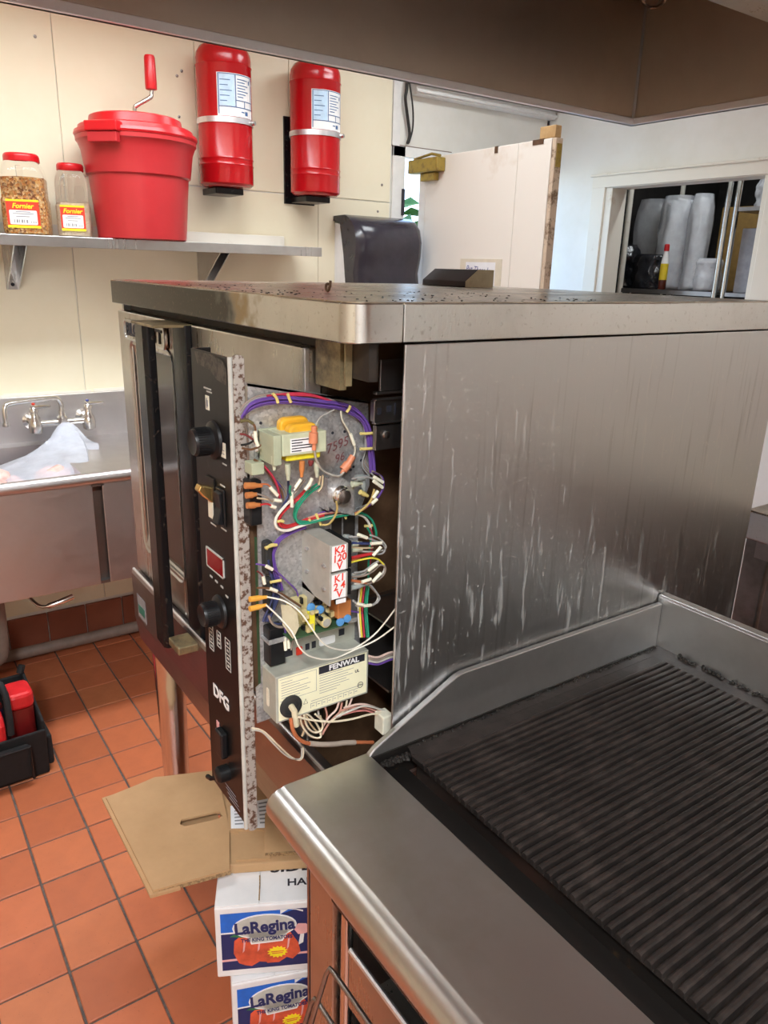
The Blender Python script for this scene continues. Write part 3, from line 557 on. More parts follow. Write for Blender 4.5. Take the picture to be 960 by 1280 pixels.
class MB:
    def __init__(s):
        s.v, s.f = [], []
    def add(s, vs, fs):
        o = len(s.v)
        s.v += [tuple(v) for v in vs]
        s.f += [tuple(i + o for i in f) for f in fs]
        return s
    def box(s, x0, x1, y0, y1, z0, z1, M=None):
        x0, x1 = min(x0, x1), max(x0, x1); y0, y1 = min(y0, y1), max(y0, y1); z0, z1 = min(z0, z1), max(z0, z1)
        vs = [(x, y, z) for z in (z0, z1) for x, y in ((x0, y0), (x1, y0), (x1, y1), (x0, y1))]
        if M is not None:
            vs = [M @ Vector(v) for v in vs]
        return s.add(vs, [(3, 2, 1, 0), (4, 5, 6, 7), (0, 1, 5, 4), (1, 2, 6, 5), (2, 3, 7, 6), (3, 0, 4, 7)])
    def prism(s, poly, axis, a0, a1, M=None):
        """polygon in the plane across axis (x: (y,z), y: (x,z), z: (x,y)), extruded from a0 to a1"""
        def P(p, a):
            return (a, p[0], p[1]) if axis == 'x' else (p[0], a, p[1]) if axis == 'y' else (p[0], p[1], a)
        n = len(poly)
        vs = [P(p, a0) for p in poly] + [P(p, a1) for p in poly]
        if M is not None:
            vs = [M @ Vector(v) for v in vs]
        area = sum(poly[i][0] * poly[(i + 1) % n][1] - poly[(i + 1) % n][0] * poly[i][1] for i in range(n))
        fl = (area > 0) == (a1 > a0)
        if axis == 'y':
            fl = not fl
        top, bot = tuple(range(n, 2 * n)), tuple(range(n))
        fs = [top if fl else top[::-1], bot[::-1] if fl else bot]
        for i in range(n):
            j = (i + 1) % n
            q = (i, j, j + n, i + n)
            fs.append(q if fl else q[::-1])
        return s.add(vs, fs)
    def tube(s, pts, r, n=7, smooth=0, caps=True):
        P = catmull(pts, smooth) if smooth else [Vector(p) for p in pts]
        rs = r if isinstance(r, (list, tuple)) else [r] * len(P)
        if len(rs) != len(P):
            rs = [rs[min(int(i * len(rs) / len(P)), len(rs) - 1)] for i in range(len(P))]
        vs, fs = [], []
        t0 = (P[1] - P[0]).normalized()
        up = Vector((0, 0, 1)) if abs(t0.z) < .9 else Vector((1, 0, 0))
        nrm = (up - t0 * up.dot(t0)).normalized()
        for i, p in enumerate(P):
            t = (P[min(i + 1, len(P) - 1)] - P[max(i - 1, 0)])
            t = t.normalized() if t.length > 1e-9 else t0
            nrm = nrm - t * nrm.dot(t)
            nrm = nrm.normalized() if nrm.length > 1e-6 else t.orthogonal().normalized()
            bi = t.cross(nrm)
            for k in range(n):
                a = 2 * math.pi * k / n
                vs.append(p + (nrm * math.cos(a) + bi * math.sin(a)) * rs[i])
        for i in range(len(P) - 1):
            for k in range(n):
                k2 = (k + 1) % n
                fs.append((i * n + k, i * n + k2, (i + 1) * n + k2, (i + 1) * n + k))
        if caps:
            fs.append(tuple(range(n))[::-1])
            fs.append(tuple((len(P) - 1) * n + k for k in range(n)))
        return s.add(vs, fs)
    def lathe(s, prof, M=None, n=28, caps=True, sq=0):
        """profile of (radius, height) turned about z; sq > 0 squares the section off"""
        M = M or Matrix.Identity(4)
        vs, fs = [], []
        for r, z in prof:
            for k in range(n):
                a = 2 * math.pi * k / n
                c, d = math.cos(a), math.sin(a)
                q = 1.0
                if sq:
                    e = 2 + sq
                    q = (abs(c) ** e + abs(d) ** e) ** (-1 / e)
                vs.append(M @ Vector((r * c * q, r * d * q, z)))
        for i in range(len(prof) - 1):
            for k in range(n):
                k2 = (k + 1) % n
                fs.append((i * n + k, i * n + k2, (i + 1) * n + k2, (i + 1) * n + k))
        if caps:
            fs.append(tuple(range(n))[::-1])
            fs.append(tuple((len(prof) - 1) * n + k for k in range(n)))
        return s.add(vs, fs)
    def rings(s, rings, caps=True):
        n = len(rings[0])
        vs = [p for r in rings for p in r]
        fs = []
        for i in range(len(rings) - 1):
            for k in range(n):
                k2 = (k + 1) % n
                fs.append((i * n + k, i * n + k2, (i + 1) * n + k2, (i + 1) * n + k))
        if caps:
            fs.append(tuple(range(n))[::-1])
            fs.append(tuple((len(rings) - 1) * n + k for k in range(n)))
        return s.add(vs, fs)
    def grid(s, fn, nu, nv):
        vs = [fn(i / nu, j / nv) for j in range(nv + 1) for i in range(nu + 1)]
        w_ = nu + 1
        return s.add(vs, [(j * w_ + i, j * w_ + i + 1, (j + 1) * w_ + i + 1, (j + 1) * w_ + i) for j in range(nv) for i in range(nu)])

def world_of(o):
    mt = o.matrix_basis.copy()
    return world_of(o.parent) @ o.matrix_parent_inverse @ mt if o.parent else mt

def attach(o, parent, local):
    o.parent = parent
    if not local:
        o.matrix_parent_inverse = world_of(parent).inverted()

def obj(name, mb, mat, parent=None, bevel=0, smooth=None, local=False, label=None, cat=None, group=None, kind=None, sub=0, thick=0, seg=2):
    me = bpy.data.meshes.new(name)
    vs = mb.v
    org = Vector((0, 0, 0))
    if parent is None:
        xs, ys, zs = zip(*vs)
        org = Vector(((min(xs) + max(xs)) / 2, (min(ys) + max(ys)) / 2, min(zs)))
        vs = [Vector(v) - org for v in vs]
    me.from_pydata([tuple(v) for v in vs], [], mb.f)
    me.materials.append(M[mat])
    if smooth:
        me.shade_smooth()
        me.set_sharp_from_angle(angle=R(smooth))
    me.update()
    o = bpy.data.objects.new(name, me)
    C.objects.link(o)
    o.location = org
    if parent is not None:
        attach(o, parent, local)
    if thick:
        md = o.modifiers.new('thickness', 'SOLIDIFY'); md.thickness = thick; md.offset = 0
    if bevel:
        md = o.modifiers.new('edges', 'BEVEL'); md.width = bevel; md.segments = seg; md.limit_method = 'ANGLE'; md.angle_limit = R(40)
        md.harden_normals = False
    if sub:
        md = o.modifiers.new('smooth', 'SUBSURF'); md.levels = sub; md.render_levels = sub
    return tag(o, label, cat, group, kind)

def tag(o, label=None, cat=None, group=None, kind=None):
    for k, v in (('label', label), ('category', cat), ('group', group), ('kind', kind)):
        if v:
            o[k] = v
    return o

def thing(name, label, cat, loc=(0, 0, 0), rotz=0, group=None):
    o = bpy.data.objects.new(name, None)
    C.objects.link(o)
    o.empty_display_size = .05
    o.location = loc
    o.rotation_euler = (0, 0, rotz)
    return tag(o, label, cat, group)

def struct(name, mb, mat, **k):
    return obj(name, mb, mat, kind='structure', **k)

def frame(o, xd, yd):
    x = Vector(xd).normalized(); y = Vector(yd); y = (y - x * y.dot(x)).normalized(); z = x.cross(y)
    mt = Matrix.Identity(4)
    for i in range(3):
        mt[i][0], mt[i][1], mt[i][2], mt[i][3] = x[i], y[i], z[i], o[i]
    return mt

def text(name, body, size, o, xd, yd, mat, parent, ext=.0003, align='CENTER', shear=0, sx=1.0, local=False, bold=0):
    cu = bpy.data.curves.new(name, 'FONT')
    cu.body, cu.size, cu.extrude, cu.align_x, cu.align_y, cu.shear = body, size, ext, align, 'CENTER', shear
    cu.offset = bold
    cu.resolution_u = 3
    cu.materials.append(M[mat])
    tmp = bpy.data.objects.new(name, cu)
    C.objects.link(tmp)
    TEXTS.append((tmp, frame(o, xd, yd) @ Matrix.Diagonal((sx, 1, 1, 1)), parent, local))

TEXTS = []
def make_texts():
    """every piece of lettering becomes a mesh of its own"""
    bpy.context.view_layer.update()
    dg = bpy.context.evaluated_depsgraph_get()
    for tmp, mt, parent, local in TEXTS:
        me = bpy.data.meshes.new_from_object(tmp.evaluated_get(dg))
        nm = tmp.data.name.split('.')[0]
        me.transform(mt)
        me.name = nm
        o = bpy.data.objects.new(nm, me)
        C.objects.link(o)
        attach(o, parent, local)
    for tmp, *_ in TEXTS:
        cu = tmp.data
        bpy.data.objects.remove(tmp)
        bpy.data.curves.remove(cu)

def arc(cx, cy, r, a0, a1, n=6):
    return [(cx + r * math.cos(R(a0 + (a1 - a0) * i / n)), cy + r * math.sin(R(a0 + (a1 - a0) * i / n))) for i in range(n + 1)]

def rrect(x0, x1, y0, y1, r, n=4):
    return arc(x1 - r, y1 - r, r, 0, 90, n) + arc(x0 + r, y1 - r, r, 90, 180, n) + arc(x0 + r, y0 + r, r, 180, 270, n) + arc(x1 - r, y0 + r, r, 270, 360, n)

def T(x, y, z):
    return Matrix.Translation((x, y, z))

# ------------------------------------------------------------------ the room
P_ = .1582                                     # pitch of the quarry tiles
X0, X1, Y0, Y1 = -3.25, 2.4, -2.6, 3.3
floor = struct('floor', MB().box(X0 - .1, X1, Y0, Y1 + 1.7, -.06, -.004), 'grout')
tile_me = MB().box(-P_ / 2 + .003, P_ / 2 - .003, -P_ / 2 + .003, P_ / 2 - .003, -.012, 0)
ti = None
far = MB()
gx, gy = -1.6755, .353
for i in range(-10, 26):
    for j in range(-19, 20):
        x, y = gx + (i + .5) * P_, gy + (j + .5) * P_
        if not (X0 < x < X1 and Y0 < y < Y1):
            continue
        if -10 <= i < 7 and -5 <= j < 12:
            if ti is None:
                ti = obj('tile', tile_me, 'quarry_tile', floor, bevel=.0018, seg=1)
                o = ti
            else:
                o = ti.copy(); C.objects.link(o)
            o.location = (x, y, random.uniform(-.0008, .0008))
            o.rotation_euler = (random.uniform(-.003, .003), random.uniform(-.003, .003), random.uniform(-.004, .004))
        else:
            far.box(x - P_ / 2 + .003, x + P_ / 2 - .003, y - P_ / 2 + .003, y + P_ / 2 - .003, -.012, random.uniform(-.0008, .0008))
obj('tile_field', far, 'quarry_tile', floor, kind='stuff')
struct('ceiling', MB().box(X0 - .1, X1, Y0, Y1 + 1.7, 2.75, 2.85), 'ceiling_paint')

WT = .10
wl = struct('wall_left', MB().box(X0 - WT, X0, Y0, 2.30, 0, 2.75).box(X0 - WT, X0, 2.30, Y1, 2.155, 2.75).box(X0 - WT, X0, 3.285, Y1 + .1, 0, 2.75), 'wall_white')
def panels(parent, segs, mat):
    for y0, y1, z0, z1 in segs:
        obj('panel', MB().box(X0, X0 + .006, y0 + .0015, y1 - .0015, z0 + .0015, z1 - .0015), mat, parent, bevel=.001, seg=1)
panels(wl, [(Y0, -.46, .16, 2.75), (-.46, .758, .16, 2.75), (.758, 1.29, 1.905, 2.75), (1.29, 1.71, 1.905, 2.75), (1.71, 2.255, 1.905, 2.75), (.758, 1.855, .16, 1.902), (1.855, 2.255, .16, 1.902)], 'wall_cream')
screws = MB()
for y, z in ((1.215, 2.30), (1.215, 2.155), (2.205, 1.98), (2.185, 1.86), (1.235, 2.32), (.70, 2.35)):
    screws.lathe([(.006, 0), (.005, .003), (.001, .004)], frame((X0 + .006, y, z), (0, 1, 0), (0, 0, 1)), 8)
obj('panel_screws', screws, 'steel_dark', wl, kind='stuff')
bt = None
for k in range(-16, 15):                       # cove of quarry tiles along the foot of the wall
    y = gy + (k + .5) * P_
    if y > 2.24 or y < Y0 + .08:
        continue
    if bt is None:
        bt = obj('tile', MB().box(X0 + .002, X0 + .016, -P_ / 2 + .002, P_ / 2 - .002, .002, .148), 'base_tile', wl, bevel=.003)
        o = bt
    else:
        o = bt.copy(); C.objects.link(o)
    o.location = (0, y, 0)
wb = struct('wall_back', MB().box(X0, -2.76, Y1, Y1 + .10, 0, 2.75).box(-2.76, -1.955, Y1, Y1 + .10, 2.02, 2.75).box(-1.955, X1, Y1, Y1 + .10, 0, 2.75).box(-2.76, -1.955, Y1, Y1 + .10, 0, .88), 'wall_white')
struct('wall_right', MB().box(X1, X1 + .1, Y0, Y1 + 1.7, 0, 2.75), 'wall_white')
struct('wall_front', MB().box(X0 - .1, X1, Y0 - .1, Y0, 0, 2.75), 'wall_cream')
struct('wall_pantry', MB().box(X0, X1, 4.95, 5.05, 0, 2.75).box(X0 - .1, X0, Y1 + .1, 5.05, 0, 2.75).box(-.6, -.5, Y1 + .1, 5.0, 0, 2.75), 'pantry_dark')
# casing round the pantry hatch: outer board, inner stop, sill
cs = struct('trim_1', MB().box(-2.884, -2.80, Y1 - .022, Y1, .80, 2.076).box(-1.93, -1.84, Y1 - .022, Y1, .80, 2.076).box(-2.884, -1.84, Y1 - .024, Y1, 2.022, 2.080), 'casing', bevel=.003)
obj('inner_stop', MB().box(-2.80, -2.757, Y1 - .012, Y1 + .10, .88, 2.03).box(-1.955, -1.93, Y1 - .012, Y1 + .10, .88, 2.03).box(-2.80, -1.93, Y1 - .012, Y1 + .10, 2.018, 2.034), 'casing', cs, bevel=.003)
obj('cornice', MB().box(-2.895, -1.83, Y1 - .034, Y1, 2.076, 2.088), 'casing', cs, bevel=.003)
# casing of the outer door
ds = struct('trim_2', MB().box(X0, X0 + .014, 2.262, 2.335, 0, 2.16).box(X0, X0 + .014, 2.262, 3.29, 2.112, 2.16), 'white_paint', bevel=.003)
obj('jamb', MB().box(X0 - WT, X0, 2.298, 2.312, 0, 2.14).box(X0 - WT, X0, 3.272, 3.286, 0, 2.14).box(X0 - WT, X0, 2.298, 3.286, 2.126, 2.156), 'white_paint', ds)
obj('hinge', MB().box(X0 - .07, X0 + .012, 2.313, 2.318, 1.86, 1.96).lathe([(.009, 1.85), (.009, 1.97)], T(X0 + .016, 2.326, 0), 10), 'ink_black', ds)
obj('hinge', MB().box(X0 - .07, X0 + .012, 2.313, 2.318, 1.28, 1.38).lathe([(.009, 1.27), (.009, 1.39)], T(X0 + .016, 2.326, 0), 10), 'ink_black', ds)
st = struct('trim_3', MB().box(X0, X0 + .010, 2.258, 2.30, 2.16, 2.75), 'white_paint')
obj('grime_line', MB().box(X0, X0 + .012, 2.30, 2.62, 2.158, 2.164), 'pipe_grey', st)

# ------------------------------------------------------------------ outdoors, seen through the crack beside the door
struct('pavement', MB().box(-14, X0 - .1, -6, 14, -.16, -.06), 'paving')
hd = MB()
for k in range(900):
    y = random.uniform(2.5, 8); z = random.uniform(-.06, 2.3); x = -6.2 - random.uniform(0, .8) - (z > 1.9) * .2
    a, b_, s_ = random.uniform(0, 6.28), random.uniform(-.7, .7), random.uniform(.10, .2)
    q = Matrix.Rotation(a, 4, 'Z') @ Matrix.Rotation(b_, 4, 'X')
    hd.add([Vector((x, y, z)) + q @ Vector(p) * s_ for p in ((-1, 0, 0), (0, -.6, .15), (1, 0, 0), (0, .6, .15))], [(0, 1, 2, 3)])
obj('hedge', hd, 'leaf_green', label='sunlit green hedge seen through the crack beside the open door', cat='hedge', kind='stuff')

# ------------------------------------------------------------------ open outer door
DY = 2.384
dr = thing('door', 'cream painted door standing open, with a taped paper note', 'door', (-2.77, DY + .022, 0))
for a, b_ in ((-3.185, -3.133), (-3.133, -2.512), (-2.512, -2.325)):
    obj('board', MB().box(a + .001, b_ - .001, DY, DY + .042, .012, 2.105), 'door_paint', dr, bevel=.0015, seg=1)
obj('edge_strip', MB().box(-2.325, -2.305, DY + .002, DY + .040, .012, 2.105), 'door_edge', dr, bevel=.002, label='worn bare free edge of the door')
obj('latch_plate', MB().box(-2.306, -2.302, DY + .008, DY + .034, 2.0, 2.085).box(-2.306, -2.302, DY + .008, DY + .034, 1.0, 1.12), 'brass_dirty', dr)
clo = obj('door_closer', MB().box(-3.21, -2.985, DY - .055, DY - .001, 2.035, 2.095), 'brass_dirty', dr, bevel=.006, label='grimy brass door closer')
obj('closer_arm', MB().tube([(-3.19, DY - .03, 2.10), (-3.05, DY - .035, 2.112), (-2.99, DY - .03, 2.10)], .006, 6), 'brass_dirty', clo)
obj('closer_foot', MB().box(-3.14, -3.03, DY - .03, DY - .001, 2.0, 2.034), 'brass_dirty', clo, bevel=.004)
obj('door_damage', MB().box(-2.655, -2.635, DY - .002, DY + .01, 2.08, 2.107).box(-2.43, -2.37, DY - .002, DY + .02, 2.088, 2.107), 'brown_plate', dr, label='torn patches at the top of the door')
nt_ = obj('paper_note', MB().box(-2.80, -2.60, DY - .0025, DY - .0005, 1.44, 1.638), 'paper', dr, label='white paper note with blue handwriting')
text('handwriting', 'Put These In', .038, (-2.715, DY - .0032, 1.605), (1, 0, -.06), (0, 0, 1), 'ink_blue', nt_, .0002, shear=.3, sx=.85)
text('handwriting', 'the Back', .036, (-2.67, DY - .0032, 1.565), (1, 0, -.06), (0, 0, 1), 'ink_blue', nt_, .0002, shear=.3, sx=.9)
for a in ((-2.84, -2.80, 1.54, 1.652), (-2.60, -2.56, 1.54, 1.652), (-2.80, -2.60, 1.636, 1.652)):
    obj('tape_strip', MB().box(a[0], a[1], DY - .002, DY - .0002, a[2], a[3]), 'tape', dr)
obj('wood_block', MB().box(-2.40, -2.315, DY + .004, DY + .038, 2.107, 2.152), 'wood', label='small raw wood block sitting on top of the open door', cat='wood block', bevel=.003)

vl = thing('slatted_valance', 'white ribbed valance box over the outer doorway', 'valance', (X0 + .04, 2.83, 2.385))
obj('box', MB().box(X0 + .001, X0 + .05, 2.36, 3.295, 2.385, 2.47), 'white_paint', vl, bevel=.004)
for k in range(3):
    obj('slat', MB().box(X0 + .05 - .003, X0 + .062 + .012 * k, 2.355, 3.295, 2.392 + .026 * k, 2.405 + .026 * k), 'white_paint', vl, bevel=.003)
cb = MB()
cb.tube([(X0 + .022, 2.318, 2.62), (X0 + .022, 2.322, 2.42), (X0 + .028, 2.312, 2.36), (X0 + .02, 2.335, 2.28), (X0 + .022, 2.348, 2.21), (X0 + .02, 2.338, 2.172)], .0075, 7, 5)
cb.tube([(X0 + .024, 2.330, 2.45), (X0 + .034, 2.352, 2.33), (X0 + .026, 2.362, 2.24), (X0 + .022, 2.345, 2.175)], .004, 6, 5)
cb.tube([(X0 + .024, 2.322, 2.43), (X0 + .05, 2.338, 2.445), (X0 + .078, 2.342, 2.45), (X0 + .105, 2.36, 2.452), (X0 + .112, 2.42, 2.452)], .008, 6, 4)
obj('hanging_cable', cb, 'cable_black', label='black tangled cable hanging beside the outer door frame', cat='cable', smooth=60)

# ------------------------------------------------------------------ hood over the line
hx, hy, hz = -1.933, 2.37, 2.10
hood = thing('exhaust_hood', 'large stainless exhaust hood overhead, brownish inside, with a bright lower lip', 'exhaust hood', (0, 1.2, 2.1))
obj('side_panel', MB().box(hx - .012, hx, .10, hy + .012, hz, 2.749), 'steel_hood', hood)
obj('back_panel', MB().box(hx, 2.0, hy, hy + .012, hz, 2.749), 'steel_hood', hood)
obj('front_panel', MB().box(hx, 2.0, .10, .112, hz, 2.749), 'steel_hood', hood)
obj('side_panel', MB().box(1.988, 2.0, .112, hy, hz, 2.749), 'steel_hood', hood)
obj('lip', MB().box(hx - .013, hx + .010, .10, hy + .013, hz, hz + .022), 'steel_lip', hood, bevel=.002)
obj('lip', MB().box(hx + .010, 2.0, hy - .010, hy + .013, hz, hz + .022), 'steel_lip', hood, bevel=.002)
obj('corner_seam', MB().tube([(hx + .003, hy - .003, hz + .022), (hx + .003, hy - .003, 2.74)], .005, 6), 'steel_plain', hood)
obj('filter_bank', MB().box(-1.44, 1.4, .9, 2.30, 2.30, 2.745), 'steel_plain', hood, bevel=.004)
lp = thing('globe_lamp', 'clear jelly jar lamp inside the hood corner', 'lamp', (-1.83, 2.31, 2.47))
obj('globe', MB().lathe([(.012, 0), (.035, .012), (.048, .04), (.046, .07), (.034, .10)], T(-1.845, 2.30, 2.425), 20), 'lamp_glass', lp, smooth=60)
obj('socket', MB().lathe([(.05, 0), (.05, .03), (.03, .06), (.03, .19)], T(-1.845, 2.30, 2.525), 20), 'chrome', lp, smooth=40)

# ------------------------------------------------------------------ wall shelf and what stands on it
SZ = 1.676
sh = thing('wall_shelf', 'long stainless wall shelf with a rolled front edge on triangular brackets', 'shelf', (-3.10, .6, SZ - .035))
obj('shelf_board', MB().prism([(-3.243, SZ - .003), (-2.955, SZ - .003), (-2.952, SZ - .036), (-2.948, SZ - .036), (-2.948, SZ), (-3.243, SZ)], 'y', -.7, 1.704), 'steel_plain', sh, bevel=.0015)
for y in (.53, 1.285):
    b_ = obj('bracket', MB().box(-3.243, -3.236, y - .022, y + .022, SZ - .19, SZ - .004).prism([(-3.237, SZ - .004), (-2.99, SZ - .004), (-2.99, SZ - .03), (-3.237, SZ - .19)], 'y', y + .018, y + .022).prism([(-3.237, SZ - .004), (-2.99, SZ - .004), (-2.99, SZ - .03), (-3.237, SZ - .19)], 'y', y - .022, y - .018), 'steel_plain', sh)
    obj('screw', MB().lathe([(.007, 0), (.006, .003)], frame((-3.236, y, SZ - .172), (0, 1, 0), (0, 0, 1)), 10), 'ink_black', b_)
obj('back_ledge', MB().box(-3.243, -3.222, -.7, 1.668, SZ, 1.724), 'casing', sh, bevel=.002, label='cream board along the back of the shelf')

def jar(label, x, y, w_, h, rz, fill, content, brand=True, grp=None):
    j = thing('spice_jar', label, 'jar', (x, y, SZ), R(rz), grp)
    r = w_ / 2
    prof = [(r * .86, .001), (r * .93, .006), (r * .95, .02), (r * .95, h * .42), (r * .90, h * .46), (r * .89, h * .74), (r * .82, h * .82), (r * .70, h * .885), (r * .66, h * .90)]
    obj('body', MB().lathe(prof, None, 36, sq=3.2), 'jar_clear', j, local=True, smooth=50)
    fp = [(a * .96, max(z, .004)) for a, z in prof if z < fill * h]
    rr = fp[-1][0]
    obj('spice', MB().lathe(fp + [(rr * .98, fill * h), (rr * .5, fill * h + .004)], None, 30, sq=3.2), content, j, local=True, smooth=50)
    ld = obj('lid', MB().lathe([(r * .70, h * .895), (r * .74, h * .905), (r * .74, h * .96), (r * .72, h * .985), (r * .66, h), (r * .6, h * .995), (.002, h * .995)], None, 40), 'lid_red', j, local=True, smooth=45)
    f = r * .95 + .0008
    # two moulded grips at the top and the rib between them
    for s in (-1, 1):
        obj('grip', MB().prism(rrect(s * r * .46 - r * .26, s * r * .46 + r * .26, h * .50, h * .70, .012), 'x', f - .012, f - .004), 'jar_clear', j, local=True, bevel=.002)
    obj('rib', MB().box(f - .016, f - .003, -r * .13, r * .13, h * .47, h * .84), 'jar_clear', j, local=True, bevel=.003)
    lb = obj('label', MB().box(f - .002, f + .0004, -r * .66, r * .66, h * .09, h * .42), 'label_red', j, local=True, bevel=.0003, seg=1, label='red and yellow product label')
    for z0, z1 in ((.085, .115), (.405, .43)):
        obj('yellow_band', MB().box(f - .002, f + .0009, -r * .66, r * .66, h * z0, h * z1), 'print_yellow', lb, local=True)
    obj('white_panel', MB().prism(rrect(-r * .56, r * .56, h * .125, h * .30, .004), 'x', f, f + .0008), 'print_white', lb, local=True)
    text('brand_name', 'Fornier', h * .085, (f + .0010, 0, h * .35), (0, 1, 0), (0, 0, 1), 'print_yellow', lb, .0002, shear=.25, local=True, bold=.0006)
    ln = MB()
    for k, (a, b_, z) in enumerate(((-.3, .3, .275), (-.42, .42, .252), (-.3, .25, .218))):
        ln.box(f + .0006, f + .0011, r * a, r * b_, h * z, h * (z + .010))
    for k in range(6):
        ln.box(f + .0006, f + .0011, r * (-.40 + .10 * k), r * (-.36 + .10 * k + .03 * (k % 2)), h * .145, h * .185)
    for k in range(3):
        ln.box(f + .0006, f + .0011, r * (.28 + .09 * k), r * (.33 + .09 * k), h * .15, h * .165)
    obj('small_print', ln, 'print_grey', lb, local=True, kind='stuff')
    return j
jar('tall clear jar half full of orange pepper flakes on the wall shelf', -3.045, .572, .156, .262, -20, .70, 'pepper_flakes', grp='spice jars on the wall shelf')
jar('shorter clear spice jar standing against the red bucket', -3.06, .733, .122, .247, -18, .46, 'pale_spice', grp='spice jars on the wall shelf')
jar('clear spice jar cut by the left picture edge, behind a smaller jar', -3.175, .437, .115, .255, -12, .5, 'pale_spice', grp='spice jars on the wall shelf')
jar('small clear spice jar with red label at the very left picture edge', -3.03, .420, .112, .215, -15, .45, 'pale_spice', grp='spice jars on the wall shelf')

bx, by = -3.030, .970
bk = thing('salad_spinner_bucket', 'large red plastic bucket with lid and crank handle on the wall shelf', 'bucket', (bx, by, SZ))
obj('tub', MB().lathe([(.155, .001), (.160, .004), (.178, .215), (.186, .220), (.187, .228), (.197, .30), (.207, .325), (.212, .330), (.212, .345), (.19, .345)], T(bx, by, SZ), 48), 'plastic_red', bk, smooth=35)
ld = obj('lid', MB().lathe([(.19, .345), (.214, .345), (.217, .352), (.214, .362), (.203, .364), (.200, .378), (.194, .382), (.165, .386), (.160, .412), (.150, .417), (.03, .421), (.002, .421)], T(bx, by, SZ), 48), 'lid_red', bk, smooth=35)
a = R(-48)
for da in (0, 180):
    mt = T(bx, by, SZ + .33) @ Matrix.Rotation(a + R(da), 4, 'Z')
    lt = obj('latch', MB().box(.19, .232, -.062, .062, .012, .044, mt), 'lid_red', bk, bevel=.004)
    obj('latch_tongue', MB().box(.20, .226, -.056, .056, -.022, .011, mt), 'plastic_red', lt, bevel=.003)
ck = obj('crank', MB().tube([(bx + .0, by, SZ + .419), (bx, by, SZ + .45), (bx + .005, by + .010, SZ + .462), (bx + .01, by + .055, SZ + .49), (bx + .01, by + .062, SZ + .505), (bx + .01, by + .062, SZ + .55)], .0075, 10, 4), 'chrome', bk, smooth=60)
obj('crank_grip', MB().lathe([(.012, 0), (.020, .003), (.021, .02), (.019, .105), (.016, .112), (.002, .113)], T(bx + .01, by + .062, SZ + .515), 20), 'lid_red', ck, smooth=40)

# ------------------------------------------------------------------ red suppression tanks on the wall
def tank(label, y, z0, zt, plate):
    t = thing('suppression_tank', label, 'tank', (-3.12, y, z0), 0, 'red tanks on the cream wall')
    r, h = .107, zt - z0
    obj('cylinder', MB().lathe([(.06, 0), (.095, .002), (r, .012), (r, .075), (r + .002, .080), (r, .085), (r, .098), (r + .002, .103), (r, .108), (r, h - .085), (r + .0025, h - .08), (r, h - .075), (r, h - .055), (r * .97, h - .035), (r * .85, h - .014), (r * .62, h - .002), (r * .3, h + .002), (.002, h + .003)], None, 48), 'tank_red', t, local=True, smooth=40)
    lb = MB(); li = MB(); bl = MB()
    def patch(mb, a0, a1, z0_, z1_, off):
        n = 10
        mb.grid(lambda u, v: ((r + off) * math.cos(R(a0 + (a1 - a0) * u)), (r + off) * math.sin(R(a0 + (a1 - a0) * u)), z0_ + (z1_ - z0_) * v), n, 1)
    zb = h * .485
    A0, A1 = -38, 48
    patch(lb, A0, A1, zb, zb + .148, .0012)
    patch(bl, A0 + 4, -2, zb + .035, zb + .142, .0016)
    for q in ((A0 + 3, A1 - 2, .143, .146), (A0 + 3, A1 - 2, .031, .034), (-1, 1, .033, .145), (0, A1 - 2, .055, .058), (20, 22, .033, .056), (A0 + 2, A0 + 4, .006, .146), (42, 44, .033, .145)):
        patch(li, q[0], q[1], zb + q[2], zb + q[3], .002)
    lo = obj('label', lb, 'print_white', t, local=True, label='white and blue instruction label')
    obj('blue_panel', bl, 'label_blue', lo, local=True)
    obj('ruled_lines', li, 'line_blue', lo, local=True)
    pr = MB()
    for k in range(7):
        patch(pr, 4, 18 + (k * 7) % 15, zb + .068 + .010 * k, zb + .071 + .010 * k, .0021)
    for k in range(5):
        patch(pr, A0 + 6, A0 + 20 + (k * 5) % 13, zb + .05 + .018 * k, zb + .053 + .018 * k, .0021)
    patch(pr, 22, 30, zb + .008, zb + .022, .0021); patch(pr, 12, 20, zb + .016, zb + .020, .0021); patch(pr, 34, 38, zb + .118, zb + .132, .0021)
    obj('small_print', pr, 'line_blue', lo, local=True, kind='stuff')
    sr = obj('strap', MB().lathe([(r - .002, zb - .022), (r + .004, zb - .022), (r + .004, zb - .002), (r - .002, zb - .002)], None, 48), 'steel_lip', t, local=True, smooth=40)
    obj('strap_bolt', MB().tube([(r * .72, r * .72, zb - .012), (r * .88, r * .80, zb - .012)], .008, 8), 'chrome', sr, local=True)
    if plate:
        obj('back_plate', MB().box(-.124, -.114, -.090, .06, -.03, h * .62), 'black_enamel', t, local=True)
    obj('bracket', MB().box(-.113, .03, -.062, .058, -.026, -.001), 'black_enamel', t, local=True, bevel=.003)
tank('red tank with blue label directly beside the red bucket', 1.358, 1.895, 2.408, False)
tank('red tank with blue label hung above the dark towel dispenser', 1.770, 1.892, 2.410, True)

